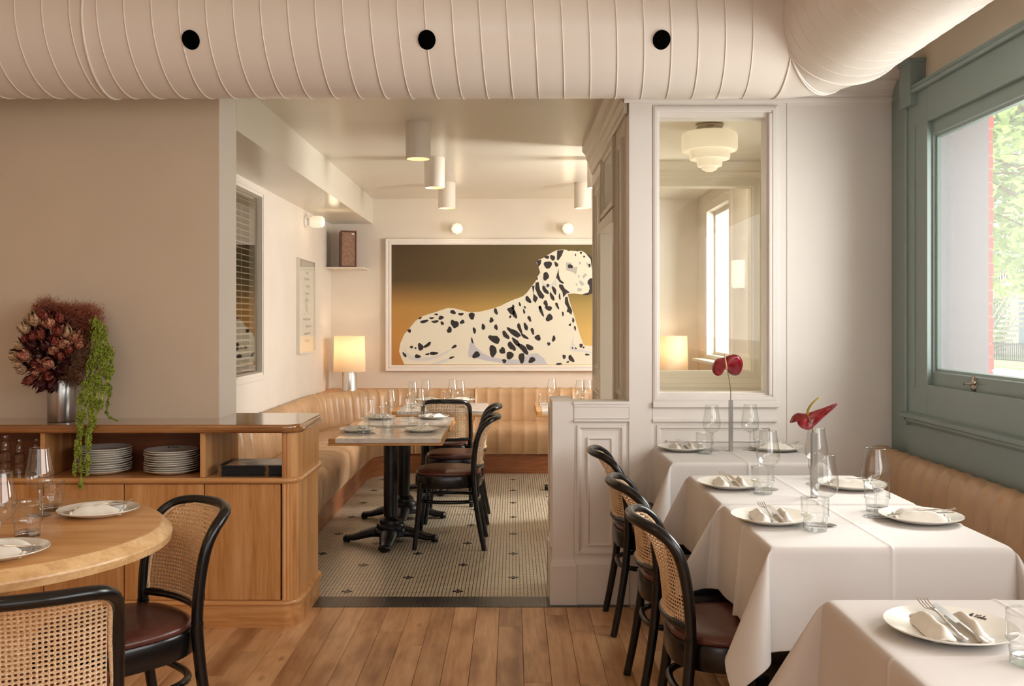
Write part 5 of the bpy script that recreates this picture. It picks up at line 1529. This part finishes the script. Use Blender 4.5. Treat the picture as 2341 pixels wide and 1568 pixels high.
def setting(x, y, z, ang, where, which, spoon=True, r=.135):
    """plate with folded napkin, fork and knife; ang = direction the tines point"""
    s_ = r / .135
    p = make_plate() if which == 'signed' else None
    if p:
        p.location = (x, y, z); tag(p, 'white plate with handwritten lettering, %s' % where, 'plate', 'plates laid on tables'); lettering(p, .135, .60, .0085)
    else: put(plate, 'plate', x, y, z, 0, 'white plate %s' % where, 'plates laid on tables', scale=(s_, s_, 1))
    a = ang + random.uniform(-.06, .06)
    put(pN, 'napkin', x, y, z + .0055, ang - .05, 'folded napkin %s' % where, 'napkins on plates')
    c, s2 = math.cos(a), math.sin(a)
    def off(u, v): return (x + u * c - v * s2, y + u * s2 + v * c)
    # tips up, resting across the napkin
    fx, fy = off(.012, .010); kx, ky = off(-.004, -.016)
    put(pF, 'fork', fx, fy, z + .0225, 0, 'fork lying on the napkin %s' % where, 'forks on napkins', rot=(math.radians(7), 0, a - PI / 2))
    put(pK, 'knife', kx, ky, z + .0215, 0, 'knife lying on the napkin %s' % where, 'knives on napkins', rot=(math.radians(5), 0, a - PI / 2 + .04))


gG, gT = 'stemmed wine glasses on the tables', 'short stepped tumblers on the tables'
def G(px, py, z, where): x, y = onz(px, py, z); put(pG, 'wine glass', x, y, z, 0, 'wine glass %s' % where, gG)
def T(px, py, z, where): x, y = onz(px, py, z); put(pT, 'tumbler', x, y, z, random.random(), 'tumbler %s' % where, gT)
ZC = ZT + .0022
def SP(px, py, z, ang, where, which='', r=.135): x, y = onz(px, py, z + .0215); setting(x, y, z, ang, where, which, r=r)
random.seed(77)
dL, dR = 1.58, -.2
SP(2172, 1425, ZC, dL, 'on the nearest white cloth at the bottom right', 'signed')
SP(1764, 1176, ZC, dL, 'at the front left of the fully visible white cloth')
SP(2105, 1175, ZC, dR, 'at the right of the fully visible cloth by the banquette')
SP(1671, 1100, ZC, dL, 'on the second-back white cloth, chair side')
SP(1945, 1102, ZC, dR, 'on the second-back white cloth, banquette side')
SP(1562, 1019, ZC, dL, 'on the farthest white cloth, chair side')
SP(1776, 1019, ZC, dR, 'on the farthest white cloth, right end')
SP(225, 1161, ZT, .3, 'at the back of the round oak table')
SP(-3, 1253, ZT, PI + .2, 'cut by the left edge on the round oak table')
G(2002, 1180, ZC, 'in front of the banquette on the fully visible white cloth'); T(2005, 1168, ZC, 'behind the wine glass near the banquette on the white cloth')
G(1884, 1200, ZC, 'just behind the tumbler at the middle of the fully visible cloth'); T(1863, 1211, ZC, 'at the middle of the fully visible white cloth')
T(1744, 1127, ZC, 'beside the plate on the second-back cloth, chair side'); G(1756, 1118, ZC, 'behind the tumbler on the second-back cloth, chair side')
G(1866, 1106, ZC, 'behind the leaning pointed red flower'); T(1872, 1094, ZC, 'behind the steel tube of the pointed red flower')
T(1611, 1036, ZC, 'right of the left plate on the farthest white cloth'); G(1627, 1029, ZC, 'left of the round red flower on the farthest cloth')
G(1715, 1027, ZC, 'right of the round red flower on the farthest cloth'); T(1741, 1026, ZC, 'before the right plate on the farthest white cloth')
T(2356, 1518, ZC, 'cut by the right edge on the nearest white cloth')
G(91, 1178, ZT, 'standing in full view on the round oak table'); T(117, 1166, ZT, 'behind the stemmed glass on the round oak table')
G(0, 1262, ZT, 'cut by the left edge on the round oak table'); T(63, 1225, ZT, 'nearest the camera on the round oak table')
# marble tables
zm = .7502
SP(817, 979, zm, 2.4, 'at the left end of the nearest marble table', r=.128); SP(964, 979, zm, 1.2, 'at the right end of the nearest marble table', r=.125)
SP(868, 951, zm, 2.4, 'at the left end of the second marble table', r=.125); SP(991, 950, zm, 1.2, 'at the right end of the second marble table', r=.125)
T(830, 991, zm, 'beside the left plate of the nearest marble table'); T(888, 984, zm, 'at the middle of the nearest marble table'); T(943.7, 972, zm, 'behind the right plate of the nearest marble table')
G(845, 990, zm, 'at the left of the nearest marble table'); G(928, 987, zm, 'at the right of the nearest marble table')
T(878, 960, zm, 'at the left of the second marble table'); T(974, 956, zm, 'before the chair back at the second marble table'); G(892, 958, zm, 'at the left of the second marble table'); G(959, 955, zm, 'at the right of the second marble table')
SP(978, 912, zm, 2.6, 'at the left of the farthest left marble table'); SP(1056, 912, zm, .6, 'at the right of the farthest left marble table')
G(944, 933, zm, 'leftmost of the four on the farthest left marble table'); G(974, 927, zm, 'second from the left on the farthest left marble table'); G(1035, 925, zm, 'third from the left on the farthest left marble table'); G(1053, 930, zm, 'rightmost on the farthest left marble table')
T(938, 929, zm, 'at the left of the farthest left marble table'); T(1022, 921, zm, 'between the glasses of the farthest left marble table'); T(1066, 924, zm, 'right of the glasses on the farthest left marble table')
G(1262, 923, zm, 'above the left end of the half wall'); G(1326, 928, zm, 'left of the pair beside the screen'); G(1344, 926, zm, 'right of the pair beside the screen')
T(1241, 928, zm, 'above the corner of the half wall post'); T(1318, 936, zm, 'left of two at the foot of the screen'); T(1338, 936, zm, 'right of two at the foot of the screen')

# ================================================================== ANTHURIUMS
def anth_mat():
    m = mat('anthurium_red', srgb(140, 20, 34), .18); bsdf(m).inputs['Coat Weight'].default_value = .6; v = coords(m)
    n_ = N(m, 'ShaderNodeTexNoise'); n_.inputs['Scale'].default_value = 45; L(m, v, n_.inputs['Vector'])
    L(m, ramp(m, n_.outputs['Fac'], [(.3, srgb(112, 12, 24)), (.7, srgb(160, 34, 50))]), bsdf(m).inputs['Base Color']); bump(m, n_.outputs['Fac'], .3, .004); return m
M['anth'] = anth_mat(); M['stem'] = mat('stem_green', srgb(122, 112, 52), .5); M['spadix'] = mat('spadix_pale', srgb(214, 168, 124), .6); M['spadix2'] = mat('spadix_yellow_green', srgb(150, 130, 40), .6)
def spathe(bm, out, c, Y, depth):
    O = [pt(x, y, Y) for x, y in out]; C0 = pt(c[0], c[1], Y)
    O = catmull(O, 3, True); n_ = len(O); rows = []
    for r in (1.0, .8, .55, .3, .05):
        rows.append([])
        for k, p in enumerate(O):
            q = C0.lerp(p, r)
            q.y += depth(k / n_, r); rows[-1].append(q)
    rings(bm, rows, True, False, True)
def anth(name_l, vx, vtop, vbot, Y, wpx, build_fn, lab):
    zt_ = H - (vtop - VY) * Y / F; x = (vx - VX) * Y / F; w_ = wpx * Y / F / 2
    t = thing('vase', 'slim square steel tube vase %s' % name_l, 'vase', (x, Y, ZC - .0005), .1, 'square steel tube vases')
    bm = BM(); rows = []
    for q, z in ((1, 0), (1, zt_ - ZC), (.8, zt_ - ZC), (.8, .01)): rows.append([(sx * w_ * q, sy * w_ * q, z) for sx, sy in ((-1, -1), (1, -1), (1, 1), (-1, 1))])
    rings(bm, rows, True, True, True); build('tube', bm, M['brushed'], t, bevel=.0006)
    bm = BM(); box(bm, -w_ * 1.02, w_ * 1.02, -w_ * 1.02, w_ * 1.02, 0, .002); build('foot', bm, M['brushed'], t)
    f = thing('anthurium', lab, 'flower', (x, Y, zt_ - .01)); o_ = Vector(f.location)
    build_fn(f, o_, Y); return t
def rel(bm, o_):
    for v in bm.verts: v.co -= o_
    return bm
def f1(f, o_, Y):
    bm = BM(); spathe(bm, [(1662, 815), (1655, 818), (1640, 822), (1631, 838), (1631, 852), (1640, 859), (1650, 855), (1654, 845), (1661, 842), (1667, 852), (1680, 859), (1693, 856), (1699, 840), (1697, 825), (1688, 813), (1675, 810)], (1663, 832), Y - .02, lambda k, r: .02 * r * math.sin(4 * PI * k) + .012 * r * r)
    o = build('spathe', rel(bm, o_), M['anth'], f, smooth=True); o.modifiers.new('t', 'SOLIDIFY').thickness = .0012
    bm = BM(); tube(bm, catmull([pt(1661, 843, Y - .018), pt(1660, 832, Y - .032), pt(1658, 820, Y - .03), pt(1657, 809, Y - .026)], 5), lambda q: .0045 - .001 * q, 8); build('spadix', rel(bm, o_), M['spadix'], f, smooth=True)
    bm = BM(); tube(bm, catmull([pt(1662, 842, Y - .016), pt(1666, 862, Y - .004), pt(1670, 888, Y), pt(1670.5, 918, Y), pt(1670.5, 960, Y)], 5), .0022, 8); build('stem', rel(bm, o_), M['stem'], f, smooth=True)
def f2(f, o_, Y):
    bm = BM(); spathe(bm, [(1812, 969), (1819, 954), (1830, 946), (1845, 946), (1870, 935), (1890, 925), (1908, 919), (1896, 935), (1881, 951), (1866, 968), (1853, 981), (1841, 982), (1829, 975), (1824, 963)], (1846, 955), Y - .01, lambda k, r: .035 * r * r * math.cos(2 * PI * k) + .012 * r * math.sin(4 * PI * k))
    o = build('spathe', rel(bm, o_), M['anth'], f, smooth=True); o.modifiers.new('t', 'SOLIDIFY').thickness = .0012
    bm = BM(); tube(bm, catmull([pt(1846, 947, Y - .02), pt(1849, 934, Y - .03), pt(1859, 920, Y - .03), pt(1873, 908, Y - .02)], 5), lambda q: .0055 - .0025 * q, 8); build('spadix', rel(bm, o_), M['spadix2'], f, smooth=True)
    bm = BM(); tube(bm, catmull([pt(1847, 950, Y - .018), pt(1853, 966, Y - .012), pt(1859, 988, Y), pt(1861, 1005, Y), pt(1861, 1030, Y)], 5), .0026, 8); build('stem', rel(bm, o_), M['stem'], f, smooth=True)
anth('on the farthest white cloth', 1670.5, 914, 1032, 4.95, 8, f1, 'dark red rounded anthurium bloom on a thin stem before the vestibule window')
anth('on the second-back white cloth', 1861, 989, 1135, 3.66, 12, f2, 'crimson pointed anthurium leaning sideways before the plain wall')

# ================================================================== OUTSIDE
bm = BM(); box(bm, 2.4, 60, -30, 90, -.35, -.2); struct(build('ground', bm, paint('pavement', srgb(206, 202, 190), .9)))
bm = BM(); box(bm, 17.6, 23.9, 10, 80, -.2, -.12); struct(build('ground_grass', bm, paint('front_lawn', srgb(176, 190, 140), .95, .2)))
random.seed(31)
def leaf_mat():
    m = mat('tree_leaves', srgb(150, 180, 80), .6); oi = N(m, 'ShaderNodeTexNoise'); v = coords(m); oi.inputs['Scale'].default_value = .9; oi.inputs['Detail'].default_value = 6; L(m, v, oi.inputs['Vector'])
    L(m, ramp(m, oi.outputs['Fac'], [(.3, srgb(150, 178, 96)), (.5, srgb(188, 210, 130)), (.7, srgb(218, 230, 170))]), bsdf(m).inputs['Base Color'])
    bsdf(m).inputs['Subsurface Weight'].default_value = 0; return m
M['leaf'] = leaf_mat(); M['bark'] = paint('bark', srgb(158, 136, 112), .9, .15, .3)
t = thing('street_tree', 'leafy light green street tree filling the top of the window view', 'tree', (10.2, 17.2, -.2))
bm = BM(); tube(bm, catmull([(0, 0, 0), (.1, 0, 1.6), (0, .1, 3.2), (-.1, 0, 4.6), (-.2, .2, 6.4)], 4), lambda q: .24 - .15 * q, 10); build('trunk', bm, M['bark'], t, smooth=True)
def br(P, r): 
    bm = BM(); tube(bm, catmull(P, 4), lambda q: r * (1 - .75 * q), 8); build('branch', bm, M['bark'], t, smooth=True)
T0 = Vector((10.2, 17.2, -.2))
for P, r in (([(2345, 232), (2318, 262), (2290, 285), (2262, 305), (2240, 318)], .10), ([(2345, 215), (2322, 240), (2310, 270)], .05), ([(2345, 384), (2310, 380), (2280, 372), (2250, 376)], .045), ([(2345, 470), (2310, 440), (2280, 425), (2256, 412)], .05), ([(2345, 398), (2300, 395), (2262, 398)], .025), ([(2345, 520), (2300, 498), (2262, 485)], .02), ([(2345, 355), (2300, 352), (2262, 356)], .018)):
    br([pt(x, y, 15.6 + i * .3) - T0 for i, (x, y) in enumerate(P)], r)
for k in range(7):
    a = k * .9; br([(0, 0, 2.6 + k * .35), (.9 * math.cos(a), .9 * math.sin(a), 3.4 + k * .35), (2.2 * math.cos(a), 2.2 * math.sin(a), 4.2 + k * .3)], .09)
bm = BM()
for _ in range(15000):
    while True:
        q = Vector((random.uniform(-1, 1), random.uniform(-1, 1), random.uniform(-1, 1)))
        if q.length < 1 and noise.noise(q * 4) > -.22: break
    c = Vector((-1.4 + q.x * 3.6, -.8 + q.y * 3.6, 4.45 + q.z * 2.35)); s_ = random.uniform(.06, .13)
    d = Vector((random.gauss(0, 1), random.gauss(0, 1), random.gauss(0, .6))).normalized(); e = d.cross(Vector((random.gauss(0, .4), random.gauss(0, .4), 1))).normalized()
    vs = [bm.verts.new(c + d * a * s_ + e * b * s_) for a, b in ((-1, 0), (-.2, -.7), (1, 0), (-.2, .7))]; bm.faces.new(vs)
o = build('foliage', bm, M['leaf'], t, fix=False); o['kind'] = 'stuff'
# row house across the street
XH = 24.0; h = thing('row_house', 'pale row house with balcony and outside stair across the street', 'building', (XH, 47, -.15))
hp = lambda y0, y1, z0, z1, nm, m, x0=0.0, x1=.1, par=None: build(nm, (lambda b: (box(b, x0, x1, y0 - 47, y1 - 47, z0 + .15, z1 + .15), b)[1])(BM()), m, par or h)
M['stone'] = paint('pale_stone', srgb(214, 210, 198), .9, .06, .2); M['bluegl'] = mat('blue_grey_window', srgb(112, 138, 160), .2)
hp(30, 66, -.2, 9, 'wall', M['stone'], 0, 5)
for y0, y1, z0, z1 in ((44.6, 45.5, 0.3, 2.5), (47.3, 48.2, .9, 2.7), (50.6, 51.4, .9, 2.7), (44.8, 45.6, 4.0, 6.2), (47.6, 48.4, 4.0, 6.2), (50.8, 51.6, 4.0, 6.2), (41.5, 42.4, .9, 2.7), (41.5, 42.4, 4.0, 6.2)):
    f = hp(y0, y1, z0, z1, 'window', M['stone'], -.10, .0); hp(y0 + .1, y1 - .1, z0 + .1, z1 - .1, 'pane', M['bluegl'], -.12, -.09, h)
hp(40, 54, 3.1, 3.35, 'balcony', M['stone'], -1.3, 0)
b_ = None
for k in range(60):
    y = 40 + k * .235
    if b_ is None:
        bm = BM(); box(bm, -1.3, -1.26, -.015, .015, 3.5, 4.3); b_ = build('baluster', bm, M['black'], h, loc=(0, y - 47, 0))
    else: o = b_.copy(); COL.objects.link(o); o.location = (0, y - 47, 0)
hp(40, 54, 4.12, 4.18, 'balcony_rail', M['black'], -1.32, -1.24)
for k in range(14):
    hp(44.5 - k * .28, 44.8 - k * .28, -.1 + k * .22, .0 + k * .22, 'stair_step', M['stone'], -2.3, -1.3)
bm = BM(); tube(bm, [(-2.3, -2.4, .9), (-2.3, -6.3, 3.9)], .04, 6); tube(bm, [(-2.3, -2.4, .5), (-2.3, -6.3, 3.5)], .025, 6); tube(bm, [(-1.3, -2.4, .9), (-1.3, -6.3, 3.9)], .04, 6); build('stair_rail', bm, M['steel'], h)
# front garden fence
fe = thing('garden_fence', 'black iron railing fence along the front gardens across the street', 'fence', (20.3, 40, -.2))
p_ = None
for k in range(90):
    y = -6 + k * .145
    if p_ is None:
        bm = BM(); box(bm, -.012, .012, -.012, .012, 0, .82); p_ = build('picket', bm, M['black'], fe, loc=(0, y, 0))
    else: o = p_.copy(); COL.objects.link(o); o.location = (0, y, 0)
for z in (.08, .72): bm = BM(); box(bm, -.015, .015, -6, 7.1, z, z + .04); build('rail', bm, M['black'], fe)
# no parking sign on its post
v = pt(2264, 667, 24.0); t = thing('street_sign', 'white street sign with a red ring and bar on a thin post', 'sign', (v.x, v.y, -.2))
bm = BM(); tube(bm, [(0, .03, 0), (0, .03, v.z + .5)], .03, 8); build('post', bm, M['steel'], t)
bm = BM(); box(bm, -.10, .10, -.005, .005, v.z + .2 - .17, v.z + .2 + .17); build('plate', bm, mat('sign_white', srgb(235, 235, 235), .5), t)
M['signred'] = mat('sign_red', srgb(200, 60, 60), .5)
bm = BM(); tube(bm, [(.065 * math.cos(2 * PI * k / 24), -.008, v.z + .24 + .065 * math.sin(2 * PI * k / 24)) for k in range(24)], .009, 5, True); tube(bm, [(-.045, -.009, v.z + .285), (.045, -.009, v.z + .195)], .006, 5); build('red_ring', bm, M['signred'], t)
bm = BM(); tube(bm, [(-.02, -.008, v.z + .205), (-.02, -.008, v.z + .275), (.012, -.008, v.z + .270), (.018, -.008, v.z + .255), (.012, -.008, v.z + .240), (-.02, -.008, v.z + .238)], .005, 5); build('letter', bm, M['ink'], t)
# young shrub in front of the house
t = thing('garden_shrub', 'slender pale green shrub before the row house wall', 'shrub', (22.6, 44.9, -.15)); bm = BM()
for _ in range(1400):
    z = random.uniform(.4, 3.6); r = .55 * math.sin(min(1, z / 3.7) * PI) + .05; a = random.random() * 6.3; q = random.random() ** .5 * r
    c = Vector((q * math.cos(a), q * math.sin(a), z)); s_ = .07; d = Vector((random.gauss(0, 1), random.gauss(0, 1), random.gauss(0, 1))).normalized(); e = d.orthogonal().normalized()
    bm.faces.new([bm.verts.new(c + d * a_ * s_ + e * b * s_) for a_, b in ((-1, 0), (0, -.6), (1, 0), (0, .6))])
o = build('foliage', bm, M['leaf'], t, fix=False); o['kind'] = 'stuff'
bm = BM(); tube(bm, [(0, 0, 0), (0, 0, 2.6)], .03, 6); build('stem', bm, M['bark'], t)
